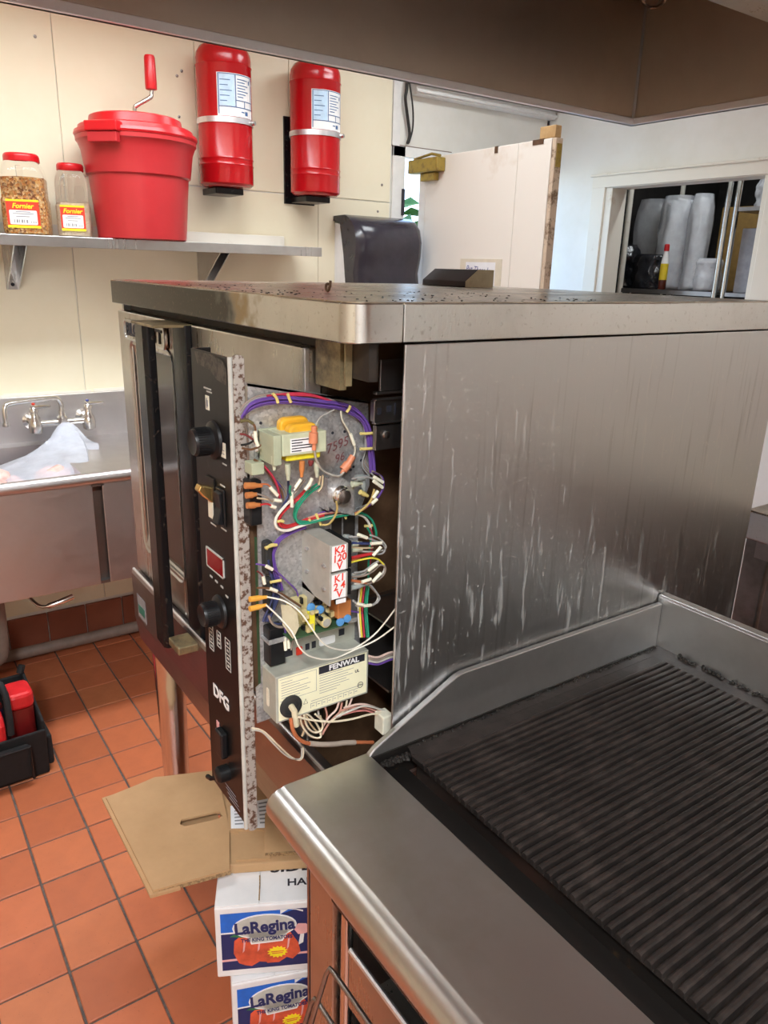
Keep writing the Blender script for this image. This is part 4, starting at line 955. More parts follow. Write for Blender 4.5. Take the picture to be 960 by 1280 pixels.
# ------------------------------------------------------------------ paper towel dispenser
td = thing('towel_dispenser', 'dark smoked plastic paper towel dispenser on the cream wall', 'dispenser', (-3.13, 2.12, 1.47))
obj('base', MB().prism([(-3.243, 1.47), (-3.13, 1.47), (-3.13, 1.50), (-3.155, 1.66), (-3.19, 1.79), (-3.243, 1.80)], 'y', 1.942, 2.285), 'white_plastic', td, bevel=.004)
cov = [(-3.13, 1.465), (-3.045, 1.465), (-3.022, 1.52), (-3.035, 1.58), (-3.015, 1.65), (-3.01, 1.72), (-3.03, 1.775), (-3.075, 1.81), (-3.14, 1.828), (-3.243, 1.826), (-3.243, 1.806), (-3.186, 1.795), (-3.152, 1.66), (-3.128, 1.50)]
def scaled(y):
    k = 1 - .9 * max(0, abs(y) - .135) ** 2 / .05 ** 2 * .16
    return [(-3.243 + (x + 3.243) * (k if x > -3.12 else 1), z) for x, z in cov]
rg = []
for y in (-.186, -.180, -.165, -.14, -.08, 0, .08, .14, .165, .180, .186):
    rg.append([(x, 2.122 + y, z) for x, z in scaled(y)])
obj('cover', MB().rings(rg), 'smoke_plastic', td, smooth=35, label='dark smoked cover')
bd = obj('badge', MB().box(-3.04, -3.0385, 2.02, 2.075, 1.476, 1.486), 'label_red', td)
obj('badge_text', MB().box(-3.04, -3.0380, 2.083, 2.125, 1.477, 1.485), 'print_white', bd)

# ------------------------------------------------------------------ sink
sk = thing('sink_unit', 'stainless two bowl sink with a tall backsplash and rolled front rim', 'sink', (-2.9, .2, .0))
SX = -2.516
yA, yB = -1.25, 1.16
obj('front_apron', MB().box(SX - .006, SX, yA, .580, .537, .905).box(SX - .006, SX, .612, yB, .537, .905), 'steel_sink', sk, bevel=.002)
obj('divider_slot', MB().box(SX - .035, SX - .028, .575, .618, .537, .885).prism([(SX - .03, .86), (SX, .885), (SX, .905), (SX - .03, .905)], 'y', .575, .618), 'steel_dark', sk)
obj('rolled_rim', MB().tube([(SX - .004, yA, .912), (SX - .004, yB, .912)], .021, 12), 'steel_sink', sk, smooth=50)
def bowl(y0, y1):
    mb = MB()
    xa, xb, zt, zb = -3.14, SX - .04, .905, .56
    mb.add([(xa, y0, zt), (xb, y0, zt), (xb, y1, zt), (xa, y1, zt), (xa + .02, y0 + .02, zb), (xb - .02, y0 + .02, zb), (xb - .02, y1 - .02, zb), (xa + .02, y1 - .02, zb)], [(0, 1, 5, 4), (1, 2, 6, 5), (2, 3, 7, 6), (3, 0, 4, 7), (4, 5, 6, 7)])
    obj('bowl', mb, 'steel_sink', sk)
bowl(-.35, .575); bowl(-1.20, -.42)
obj('deck', MB().box(-3.215, -3.14, yA, yB, .898, .905).box(SX - .04, SX - .006, yA, yB, .898, .905).box(-3.14, SX - .04, .575, yB, .898, .905).box(-3.14, SX - .04, -.42, -.35, .898, .905).box(-3.14, SX - .04, yA, -1.20, .898, .905), 'steel_sink', sk)
obj('underside', MB().box(-3.21, SX - .006, yA, yB, .535, .545), 'steel_dark', sk)
obj('end_panel', MB().box(-3.21, SX - .006, yB - .006, yB, .537, .898), 'steel_sink', sk)
obj('backsplash', MB().prism([(-3.243, .55), (-3.215, .55), (-3.215, 1.040), (-3.2185, 1.083), (-3.243, 1.083)], 'y', yA, yB), 'steel_sink', sk, bevel=.002)
obj('back_leg', MB().box(-3.20, -3.15, .95, 1.0, .0, .54).box(-3.20, -3.15, -1.0, -.95, .0, .54).box(-2.62, -2.57, -1.0, -.95, .0, .54), 'steel_dark', sk)
obj('front_leg', MB().tube([(-2.60, 1.08, .54), (-2.60, 1.08, .001)], .021, 12), 'steel_dark', sk)
obj('drain_pipe', MB().tube([(-2.86, .285, .55), (-2.86, .285, .25), (-2.86, .26, .17), (-2.88, .16, .14), (-2.96, .05, .13)], .026, 12, 5), 'pipe_grey', sk, smooth=60)
obj('waste_lever', MB().tube([(-2.86, .305, .52), (-2.70, .36, .485), (-2.62, .395, .455), (-2.60, .44, .462), (-2.60, .50, .475)], [.006, .006, .006, .010, .011], 8, 5), 'chrome', sk, smooth=60)
sc = MB()
for k in range(9):
    sc.box(-3.2439, -3.2405 + .001 * (k % 2), -.4 + k * .17, -.24 + k * .17 + .02 * (k % 3), 1.080, 1.090 + .004 * (k % 2))
obj('caulk', sc, 'casing', sk)
obj('floor_pipe', MB().tube([(-3.12, -1.6, .045), (-3.12, 2.1, .045)], .024, 12), 'pipe_grey', label='grey pipe lying along the foot of the wall under the sink', cat='pipe', smooth=60)

# faucet
fc = thing('faucet', 'chrome two handle wall faucet with a swing spout above the sink', 'faucet', (-3.20, .63, .98))
FX = -3.135
for y in (.535, .735):
    vb = obj('valve_body', MB().lathe([(.034, 0), (.034, .006), (.020, .012), (.018, .075)], frame((-3.215, y, .99), (0, 1, 0), (0, 0, 1)), 18).lathe([(.016, -.035), (.024, -.03), (.026, -.005), (.022, .018), (.014, .03), (.013, .048), (.017, .05), (.017, .062), (.010, .07)], T(FX, y, .985), 18), 'chrome', fc, smooth=45)
    obj('handle', MB().tube([(FX, y, 1.052), (FX + .018, y + .016, 1.058), (FX + .045, y + .052, 1.062)], [.008, .007, .004], 8).lathe([(.012, 0), (.012, .012), (.004, .016)], T(FX, y, 1.05), 14), 'chrome', vb, smooth=50)
    obj('index_button', MB().lathe([(.007, 0), (.006, .004), (.001, .005)], T(FX, y, 1.066), 12), 'label_red' if y < .6 else 'ink_blue', vb)
obj('body_bar', MB().tube([(FX, .535, .988), (FX, .735, .988)], .0125, 12).lathe([(.012, -.02), (.021, -.015), (.021, .02), (.014, .026), (.013, .045)], T(FX, .635, .988), 18), 'chrome', fc, smooth=45)
obj('spout', MB().tube([(FX, .635, 1.03), (FX, .635, 1.06), (FX + .008, .622, 1.082), (FX + .025, .595, 1.088), (FX + .08, .49, 1.092), (FX + .11, .435, 1.092), (FX + .118, .42, 1.082), (FX + .12, .416, 1.055), (FX + .12, .416, 1.02)], .0095, 10, 5).lathe([(.013, 0), (.013, .012)], T(FX + .12, .416, 1.012), 14), 'chrome', fc, smooth=60)

# plastic bag hanging from the faucet into the sink
bgt = thing('plastic_bag', 'white translucent plastic bag hanging from the faucet into the sink', 'bag', (-2.95, .42, .75))
def bag_ring(c, a, b_, tilt, n, seed, amp):
    out = []
    for k in range(n):
        t = 2 * math.pi * k / n
        q = 1 + amp * noise.noise(Vector((math.cos(t) * 1.6 + seed, math.sin(t) * 1.6, seed * .7))) + amp * .5 * math.sin(7 * t + seed)
        out.append((c[0] + a * math.cos(t) * q, c[1] + b_ * math.sin(t) * q, c[2] + tilt * math.sin(t)))
    return out
rings_ = []
path = [((-3.112, .640, .990), .010, .014, 0), ((-3.10, .636, .975), .016, .028, 0), ((-3.07, .625, .950), .030, .052, .006), ((-3.02, .595, .925), .055, .085, .012), ((-2.94, .54, .905), .10, .125, .02), ((-2.86, .47, .885), .16, .175, .02), ((-2.82, .40, .83), .21, .215, .01), ((-2.83, .36, .74), .22, .20, 0), ((-2.85, .35, .64), .19, .17, 0), ((-2.86, .35, .575), .10, .10, 0)]
for k, (c, a, b_, t) in enumerate(path):
    rings_.append(bag_ring(c, a, b_, t, 40, k * .23, .10 if k > 1 else .05))
obj('bag_skin', MB().rings(rings_), 'bag_white', bgt, smooth=180, label='thin crinkled translucent white film')
lp_ = [((-3.108, .642, .985)), ((-3.07, .69, .955)), ((-2.99, .725, .915)), ((-2.93, .70, .895)), ((-2.86, .60, .90))]
fl = MB()
fl.grid(lambda u, v: tuple(Vector(catmull(lp_, 6)[int(u * 24)]) + Vector((.0 + .035 * v * math.sin(u * 9), -.17 * v * math.sin(math.pi * min(1, u * .9 + .08)), .012 * math.sin(u * 14 + v * 3) - .02 * v))), 24, 5)
obj('bag_handle', fl, 'bag_white', bgt, smooth=180)
cn = MB()
for k in range(7):
    cc = Vector((-2.80 + random.uniform(-.07, .07), .42 + random.uniform(-.12, .12), .83 + random.uniform(-.02, .03)))
    cn.lathe([(.004, -.05), (.04, -.04), (.058, 0), (.045, .035), (.004, .05)], Matrix.Translation(cc) @ Matrix.Rotation(random.uniform(0, 1), 4, 'X'), 12)
obj('bag_contents', cn, 'pink_food', bgt, smooth=60, label='pale pink contents seen through the film')

# ------------------------------------------------------------------ black tool tote on the floor
tb = thing('tool_tote', 'black canvas tool tote on the tiled floor at the left edge', 'tote bag', (-2.42, .10, 0), R(2))
B = lambda mb, nm, mt_, par=tb, **k: obj(nm, mb, mt_, par, local=True, **k)
B(MB().prism([(-.12, 0), (.11, 0), (.125, .21), (-.13, .23)], 'y', -.30, -.29).prism([(-.12, 0), (.11, 0), (.12, .20), (-.13, .26)], 'y', .205, .215).box(-.12, .11, -.30, .21, .001, .012).prism([(.10, .0), (.11, 0), (.125, .17), (.115, .17)], 'y', -.30, .215).prism([(-.12, .0), (-.11, 0), (-.13, .25), (-.14, .25)], 'y', -.30, .215), 'shell', 'canvas_black', bevel=.006)
pk = B(MB().prism([(-.10, .02), (.1, .02), (.1, .13), (-.1, .13)], 'y', .215, .235).prism([(.11, .02), (.135, .02), (.145, .14), (.118, .14)], 'y', -.2, .16), 'side_pocket', 'canvas_black', bevel=.008)
obj('pocket_trim', MB().tube([(.142, -.2, .02), (.150, -.2, .142), (.150, .16, .142), (.142, .16, .02)], .005, 6), 'black_plastic', pk, local=True)
B(MB().tube([(.128, .115, .19), (.118, .118, .26), (.09, .115, .33), (.06, .08, .345), (.05, -.15, .35), (.06, -.24, .33), (.128, -.26, .19)], .010, 8, 4), 'carry_strap', 'canvas_black', smooth=60)
B(MB().tube([(-.12, .20, .26), (-.125, .21, .285)], .012, 8), 'strap_end', 'canvas_black')
def in_tote(name, label, cat, parts, g=None):
    t = thing(name, label, cat, (-2.42, .10, 0), R(2), g)
    for mb, nm, mt_, kw in parts:
        obj(nm, mb, mt_, t, local=True, **kw)
in_tote('tool_case', 'red plastic case standing upright at the end of the black tote', 'case', [(MB().prism(rrect(-.02, .075, .125, .20, .02), 'z', .02, .235), 'lower_body', 'tool_dark_red', {}), (MB().prism(rrect(-.024, .08, .121, .203, .025), 'z', .235, .29), 'cap', 'tool_red', dict(bevel=.012))])
in_tote('spray_can', 'blue spray can with red cap and silver shoulder in the black tote', 'can', [(MB().lathe([(.033, .02), (.033, .225)], T(.0, .085, 0), 24), 'body', 'tool_blue', dict(smooth=40)), (MB().lathe([(.034, .225), (.034, .236), (.026, .25)], T(.0, .085, 0), 24), 'shoulder', 'tool_steel', dict(smooth=40)), (MB().lathe([(.027, .25), (.027, .292), (.022, .297)], T(.0, .085, 0), 24), 'cap', 'tool_red', dict(smooth=40))])
in_tote('red_pouch', 'red tool pouch lying at the front of the black tote', 'pouch', [(MB().prism([(.04, .14), (.112, .13), (.114, .215), (.095, .240), (.045, .250)], 'y', -.24, .105), 'body', 'tool_red', dict(bevel=.012)), (MB().prism([(.055, .242), (.095, .235), (.095, .2415), (.055, .250)], 'y', -.1, .07), 'grip_slot', 'ink_black', {})])
in_tote('wrench', 'bright steel wrench sticking out of the black tote', 'wrench', [(MB().tube([(-.05, .0, .15), (-.03, -.03, .25), (.0, -.09, .33)], .008, 8), 'shank', 'tool_steel', {}), (MB().prism(rrect(-.02, .02, -.012, .012, .006), 'z', -.006, .006, T(.003, -.095, .335)), 'head', 'tool_steel', dict(bevel=.003))])

# ------------------------------------------------------------------ convection oven with its control drawer pulled out
ov = thing('convection_oven', 'large stainless convection oven with its control drawer pulled open, wiring exposed', 'oven', (-1.29, 1.0, 0))
A = lambda nm, mb, mt_, par=ov, **k: obj(nm, mb, mt_, par, **k)
OXL, OXR = -1.79, -.788
A('side_panel', MB().box(OXR - .004, OXR, .578, 1.482, .672, 1.5085), 'steel_streaked', bevel=.0012, label='stainless side panel with runs of dried splashes')
A('side_panel', MB().box(OXL, OXL + .01, .515, 1.482, .672, 1.508), 'steel_plain')
A('back_panel', MB().box(OXL, OXR - .004, 1.474, 1.482, .672, 1.508), 'steel_plain')
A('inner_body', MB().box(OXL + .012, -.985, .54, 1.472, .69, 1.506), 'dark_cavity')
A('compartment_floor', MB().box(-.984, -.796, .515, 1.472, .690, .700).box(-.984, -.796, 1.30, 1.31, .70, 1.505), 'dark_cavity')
A('compartment_wall', MB().box(-.9845, -.978, .545, 1.30, .70, 1.505), 'brown_plate')
# rim: front piece with the turned corner, side piece behind the seam
co = arc(-.818, .5245, .030, -90, 0, 6)
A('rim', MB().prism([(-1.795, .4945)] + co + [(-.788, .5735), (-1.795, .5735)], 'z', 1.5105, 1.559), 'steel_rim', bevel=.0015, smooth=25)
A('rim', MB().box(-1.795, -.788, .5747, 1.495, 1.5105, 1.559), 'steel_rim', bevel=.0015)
A('top_sheet', MB().prism([(-1.79, .499)] + [(x - .004, y + .002) for x, y in co] + [(-.793, 1.49), (-1.79, 1.49)], 'z', 1.5585, 1.5605), 'steel_top', label='greasy top sheet')
cr = MB()
for k in range(160):
    t = random.random()
    x, y = (-.81 - random.random() ** 2 * .35, .51 + random.random() * .5) if t < .6 else (-1.2 + random.uniform(-.3, .3), .505 + random.random() ** 2 * .2)
    cr.lathe([(random.uniform(.0008, .0032), 0), (random.uniform(.0005, .002), random.uniform(.0006, .0018))], T(x, y, 1.5603), 6)
A('burnt_crumbs', cr, 'grease_black', kind='stuff')
# left door with window, emblem and tall handle
FY = .505
dL, dRr, dB, dT = -1.793, -1.412, .868, 1.494
wx0, wx1, wz0, wz1 = -1.705, -1.457, .957, 1.425
od = A('oven_door', MB().box(dL, wx0, FY, FY + .03, dB, dT).box(wx1, dRr, FY, FY + .03, dB, dT).box(wx0, wx1, FY, FY + .03, wz1, dT).box(wx0, wx1, FY, FY + .03, dB, wz0), 'steel_front', bevel=.002, label='left door with a tall window')
A('window', MB().box(wx0 - .004, wx1 + .004, FY + .010, FY + .016, wz0 - .004, wz1 + .004), 'glass_window', od)
fr = MB()
o_, i_ = rrect(wx0 - .012, wx1 + .012, wz0 - .012, wz1 + .012, .03), rrect(wx0 + .006, wx1 - .006, wz0 + .006, wz1 - .006, .022)
n_ = len(o_)
fr.add([(x, FY - .003, z) for x, z in o_] + [(x, FY + .012, z) for x, z in i_], [(k, (k + 1) % n_, n_ + (k + 1) % n_, n_ + k) for k in range(n_)])
A('window_frame', fr, 'steel_plain', od, smooth=30)
eb = A('emblem', MB().prism(rrect(-1.725, -1.462, 1.437, 1.480, .012), 'y', FY - .001, FY - .008), 'steel_front', od, bevel=.002)
bo, bi = rrect(-1.725, -1.462, 1.437, 1.480, .012), rrect(-1.721, -1.466, 1.441, 1.476, .009)
n_ = len(bo)
A('emblem_border', MB().add([(x, FY - .010, z) for x, z in bo] + [(x, FY - .010, z) for x, z in bi] + [(x, FY - .007, z) for x, z in bi], [(k, (k + 1) % n_, n_ + (k + 1) % n_, n_ + k) for k in range(n_)] + [(n_ + k, n_ + (k + 1) % n_, 2 * n_ + (k + 1) % n_, 2 * n_ + k) for k in range(n_)]), 'steel_plain', od)
text('emblem_lettering', 'BLODGETT', .037, (-1.593, FY - .0085, 1.4585), (1, 0, 0), (0, 0, 1), 'ink_black', od, .0015, sx=1.22, bold=.001)
hd_ = A('door_handle', MB().prism([(-1.470, .460), (-1.470, .447), (-1.463, .440), (-1.413, .438), (-1.404, .444), (-1.404, .460)], 'z', .832, 1.490), 'black_enamel', bevel=.003, label='tall worn black door handle')
A('top_bracket', MB().box(-1.476, -1.350, .438, .512, 1.4885, 1.4935), 'burnt_steel', hd_, bevel=.001)
A('bottom_bracket', MB().box(-1.404, -1.345, .446, .506, .842, .860), 'burnt_steel', hd_, bevel=.003)
A('door_strip', MB().box(-1.411, -1.345, .494, .53, .862, 1.492), 'black_enamel', bevel=.002, label='black strip between the doors')
rd = A('oven_door', MB().box(-1.343, -.920, FY, FY + .03, dB, dT), 'steel_front', bevel=.003, label='plain right door')
A('edge_bead', MB().box(-.924, -.917, FY - .002, FY + .006, 1.15, dT), 'steel_plain', rd, bevel=.001)
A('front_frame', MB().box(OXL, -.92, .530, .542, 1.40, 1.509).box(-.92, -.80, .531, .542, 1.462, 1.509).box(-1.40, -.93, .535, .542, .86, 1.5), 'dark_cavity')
A('stained_strip', MB().box(-.916, -.852, .520, .530, 1.445, 1.506), 'burnt_steel', label='heat stained strip below the rim')
A('thin_strip', MB().box(-.842, -.838, .520, .530, 1.452, 1.506), 'burnt_steel')
A('corner_post', MB().box(-.832, -.822, .545, .56, 1.458, 1.508), 'dark_cavity')
# base with raised lip, legs
bs = A('base_front', MB().prism([(.487, .742), (.487, .860), (.491, .868), (.497, .869), (.501, .862), (.514, .862), (.514, .672), (.497, .672)], 'x', OXL, OXR), 'steel_base', bevel=.0015)
A('lip_edge', MB().tube([(OXL, .4935, .867), (OXR, .4935, .867)], .0035, 8), 'steel_lip', bs)
A('base_sticker', MB().box(-1.752, -1.690, .4862, .4868, .755, .815), 'print_grey', bs, label='small grey and green sticker')
A('sticker_mark', MB().box(-1.745, -1.700, .4856, .4862, .768, .790), 'sticker_green', bs)
A('base_frame', MB().box(OXL, OXL + .03, .514, 1.48, .66, .69).box(OXR - .03, OXR, .514, 1.48, .66, .69).box(OXL, OXR, 1.45, 1.48, .66, .69), 'steel_dark')
for x, y in ((-1.722, .545), (-.86, .56), (-1.722, 1.42), (-.86, 1.42)):
    lg = A('leg', MB().lathe([(.041, .672), (.040, .64), (.029, .075), (.027, .07)], T(x, y, 0), 28), 'chrome', smooth=40)
    A('foot', MB().lathe([(.020, .071), (.020, .03), (.024, .02), (.024, .001)], T(x, y, 0), 20), 'chrome', lg, smooth=40)

# --- the black facade of the control drawer
CY = .395
cp = A('control_panel', MB().box(-1.056, -.921, CY, CY + .004, .757, 1.485).box(-1.056, -1.053, CY, CY + .03, .757, 1.485), 'face_black', bevel=.0012, label='scratched black control panel')
A('rusty_flange', MB().prism(rrect(.398, .4135, .745, 1.489, .007), 'x', -.9215, -.9145), 'rusty_paint', cp, bevel=.001, label='pale rust-pitted edge of the panel')
A('bright_edge', MB().tube([(-.9205, CY + .001, .750), (-.9205, CY + .001, 1.486)], .0036, 8), 'silver_print', cp, smooth=60)
A('torn_sticker', MB().add([(-1.040, CY - .0008, 1.482), (-.985, CY - .0008, 1.484), (-.940, CY - .0008, 1.480), (-.928, CY - .0008, 1.470), (-.930, CY - .0008, 1.448), (-.962, CY - .0008, 1.452), (-.985, CY - .0008, 1.462), (-1.030, CY - .0008, 1.466)], [(0, 1, 2, 3, 4, 5, 6, 7)]), 'flaked', cp, label='flaked rough patch at the top of the panel')
def knob(x, z, r, ln):
    k = A('control_knob', MB().lathe([(r * 1.42, .001), (r * 1.36, .005), (r * 1.02, .008), (r, .012), (r * .96, ln - .004), (r * .88, ln), (r * .6, ln - .002), (.001, ln - .002)], frame((x, CY, z), (1, 0, 0), (0, 0, 1)), 36), 'black_plastic', cp, smooth=40)
    rb = MB()
    mt = frame((x, CY, z), (1, 0, 0), (0, 0, 1))
    for q in range(36):
        rb.box(r * .95, r * 1.035, -.0007, .0007, .012, ln - .004, mt @ Matrix.Rotation(2 * math.pi * q / 36, 4, 'Z'))
    A('knurling', rb, 'black_plastic', cp, kind='stuff')
knob(-.978, 1.366, .0195, .034)
knob(-.984, 1.102, .0185, .031)
for (x0, x1, z0, z1) in ((-1.006, -.994, 1.405, 1.425), (-.957, -.943, 1.347, 1.368)):
    A('dial_mark', MB().box(x0, x1, CY - .0008, CY, z0, z1), 'ivory_label', cp)
A('dial_mark_print', MB().box(-1.003, -.997, CY - .0012, CY - .0008, 1.410, 1.419).box(-1.002, -1.0, CY - .0012, CY - .0008, 1.407, 1.422).box(-.955, -.945, CY - .0012, CY - .0008, 1.352, 1.353).box(-.955, -.945, CY - .0012, CY - .0008, 1.357, 1.358), 'print_grey', cp, kind='stuff')
lv = A('selector_lever', MB().prism([(-.0, .006), (-.020, .012), (-.024, .004), (-.016, -.006), (-.002, -.018)], 'x', -1.006, -.990, T(0, CY, 1.288)), 'gold_lever', cp, bevel=.002, label='worn gold selector lever')
A('lever_plate', MB().box(-1.012, -.984, CY - .003, CY, 1.245, 1.308), 'face_black', cp, bevel=.001)
A('lever_label', MB().box(-1.006, -.989, CY - .004, CY - .003, 1.247, 1.272), 'ivory_label', cp)
sw = A('rocker_switch', MB().box(-.978, -.950, CY - .003, CY, 1.245, 1.300), 'black_plastic', cp, bevel=.002)
A('rocker', MB().prism([(0, -.024), (-.009, -.022), (-.003, .0), (-.005, .022), (0, .024)], 'x', -.974, -.954, T(0, CY - .003, 1.272)), 'black_plastic', cp, bevel=.001)
dp = A('display', MB().box(-1.027, -.966, CY - .0015, CY + .001, 1.163, 1.191), 'display_red', cp, label='dark red display window')
A('display_frame', MB().box(-1.029, -1.0275, CY - .002, CY, 1.161, 1.193).box(-.9655, -.964, CY - .002, CY, 1.161, 1.193).box(-1.029, -.964, CY - .002, CY, 1.191, 1.193).box(-1.029, -.964, CY - .002, CY, 1.161, 1.163), 'silver_print', cp)
pk_ = MB()
for x, z in ((-1.016, 1.147), (-.996, 1.146), (-.975, 1.145), (-.958, 1.136)):
    pk_.box(x - .005, x + .004, CY - .0006, CY, z - .0015, z + .0015)
for x, z, w_ in ((-.998, 1.435, .026), (-.992, 1.431, .018), (-.948, 1.338, .014), (-.998, 1.236, .02), (-.960, 1.24, .018), (-.958, 1.305, .016)):
    pk_.box(x - w_ / 2, x + w_ / 2, CY - .0006, CY, z - .001, z + .001)
def boxrow(x0, x1, z0, z1, n):
    t = .0012
    for q in range(n + 1):
        z = z0 + (z1 - z0) * q / n
        pk_.box(x0, x1, CY - .0006, CY, z - t / 2, z + t / 2)
    for x in (x0, x1):
        pk_.box(x - t / 2, x + t / 2, CY - .0006, CY, z0, z1)
    for q in range(n):
        z = z0 + (z1 - z0) * (q + .5) / n
        pk_.box(x0 + (x1 - x0) * .3, x0 + (x1 - x0) * .7, CY - .0006, CY, z - .0015, z + .0015)
boxrow(-1.036, -1.020, 1.018, 1.066, 4); boxrow(-1.004, -.990, 1.036, 1.062, 2); boxrow(-.972, -.955, 1.012, 1.064, 4)
A('printed_legend', pk_, 'silver_print', cp, kind='stuff')
text('lettering', 'DFG', .030, (-.998, CY - .0006, .946), (1, 0, -.0), (0, 0, 1), 'print_white', cp, .0003, bold=.0009, sx=1.08)
A('timer_rocker', MB().box(-1.004, -.978, CY - .012, CY, .845, .892), 'black_plastic', cp, bevel=.003)
A('timer_label', MB().box(-1.022, -1.012, CY - .0008, CY, .872, .892), 'print_pink', cp)
A('lock_knob', MB().lathe([(.014, 0), (.014, .016), (.010, .020), (.001, .021)], frame((-.985, CY, .815), (1, 0, 0), (0, 0, 1)), 16), 'black_plastic', cp, smooth=40)
A('bent_tab', MB().tube([(-1.03, CY, .775), (-1.04, CY - .008, .770), (-1.052, CY - .010, .768)], .004, 6), 'black_enamel', cp)
ln = MB()
for q in range(4):
    ln.box(-1.0 + .006 * q, -.955 + .005 * q, CY - .0006, CY, .786 - .006 * q, .7868 - .006 * q)
A('small_print', ln, 'print_grey', cp, kind='stuff')

# --- galvanised component plate
PX = -.905
pl = A('component_plate', MB().prism([(.413, 1.4535), (.600, 1.416), (.604, 1.36), (.606, 1.29), (.587, 1.245), (.587, 1.08), (.594, 1.07), (.594, .95), (.413, .945), (.413, 1.005), (.4215, 1.01), (.4215, 1.315), (.413, 1.32)], 'x', PX - .0025, PX), 'galvanised', label='galvanised plate that carries the wiring')
A('bent_flange', MB().prism([(.413, 1.4535), (.600, 1.416), (.600, 1.413), (.413, 1.450)], 'x', PX - .014, PX), 'galvanised', pl)
A('backing_strip', MB().box(-.93, -.922, .408, .46, .99, 1.33), 'brown_plate', pl)
A('cutout', MB().box(PX - .0005, PX + .0006, .540, .5575, 1.212, 1.252), 'dark_cavity', pl)
A('cutout', MB().box(PX - .0005, PX + .0006, .5605, .581, 1.212, 1.25), 'dark_cavity', pl)
hl = MB()
for y, z in ((.541, 1.376), (.561, 1.376), (.572, 1.318), (.577, 1.322), (.590, 1.33), (.43, 1.40)):
    hl.lathe([(.0022, 0), (.0022, .0006)], frame((PX, y, z), (0, 1, 0), (0, 0, 1)), 8)
A('holes', hl, 'ink_black', pl, kind='stuff')
text('handwritten_number', '7595', .019, (PX + .0008, .548, 1.357), (0, 1, .28), (0, 0, 1), 'number_red', pl, .0002, shear=.3)
text('handwritten_number', '96', .017, (PX + .0008, .552, 1.338), (0, 1, .28), (0, 0, 1), 'number_red', pl, .0002, shear=.3)
sr_ = A('drawer_slide', MB().box(-.876, -.866, .585, .80, 1.394, 1.424).box(-.872, -.862, .585, .80, 1.424, 1.427).box(-.872, -.862, .585, .80, 1.391, 1.394), 'steel_dark', bevel=.001, label='dark sheet metal drawer slide')
A('slide_slot', MB().box(-.8665, -.8655, .590, .597, 1.404, 1.414).box(-.8665, -.8655, .606, .614, 1.407, 1.416).box(-.8665, -.8655, .619, .622, 1.402, 1.419), 'ink_black', sr_)
A('slide_bracket', MB().box(-.876, -.868, .590, .80, 1.352, 1.388).box(-.876, -.866, .588, .80, 1.432, 1.436).box(-.87, -.866, .594, .80, 1.437, 1.48), 'steel_dark', bevel=.001)
A('bracket_screw', MB().lathe([(.006, 0), (.005, .003), (.001, .004)], frame((-.868, .608, 1.374), (0, 1, 0), (0, 0, 1)), 10), 'chrome')

# transformer
tr = A('transformer', MB().box(PX + .003, -.858, .4375, .5035, 1.363, 1.392), 'trafo_green', bevel=.0012, label='pale green transformer with an amber coil')
A('core_frame', MB().box(PX + .0005, -.858, .425, .4365, 1.352, 1.392).box(PX + .0005, PX + .006, .425, .515, 1.350, 1.393), 'trafo_edge', tr, bevel=.001)
A('coil', MB().prism(rrect(.448, .492, 1.384, 1.408, .010), 'x', PX + .008, -.884), 'coil_amber', tr, bevel=.003)
A('coil', MB().prism(rrect(.452, .496, 1.380, 1.402, .010), 'x', -.882, -.866), 'coil_amber', tr, bevel=.003)
A('coil', MB().box(PX + .008, -.864, .446, .498, 1.354, 1.3635), 'cap_yellow', tr, bevel=.002)
lb = A('rating_label', MB().box(-.8585, -.8576, .449, .487, 1.3665, 1.3855), 'print_white', tr)
ln = MB()
for k in range(5):
    ln.box(-.8577, -.8573, .451, .451 + (.030, .016, .028, .033, .014)[k], 1.3825 - .0036 * k, 1.3838 - .0036 * k)
A('label_lines', ln, 'ink_black', tr, kind='stuff')
for y, z in ((.420, 1.385), (.424, 1.365)):
    A('mounting_screw', MB().lathe([(.006, 0), (.005, .004), (.001, .005)], frame((PX, y, z), (0, 1, 0), (0, 0, 1)), 10), 'chrome')
A('terminal_strip', MB().box(PX, PX + .022, .405, .4235, 1.336, 1.352), 'trafo_edge', bevel=.001)
# thermostat on its bracket
tsb = A('thermostat', MB().prism([(.520, 1.320), (.535, 1.322), (.5625, 1.300), (.5635, 1.256), (.530, 1.268), (.520, 1.278)], 'x', -.8815, -.8795), 'galvanised', label='limit thermostat on a galvanised bracket')
A('disc', MB().lathe([(.014, 0), (.014, .004), (.011, .005), (.0115, .013), (.010, .015), (.001, .0155)], frame((-.8795, .538, 1.292), (0, 1, 0), (0, 0, 1)), 24), 'chrome', tsb, smooth=40)
A('bracket_leg', MB().box(PX, -.880, .519, .5215, 1.27, 1.318), 'galvanised', tsb)
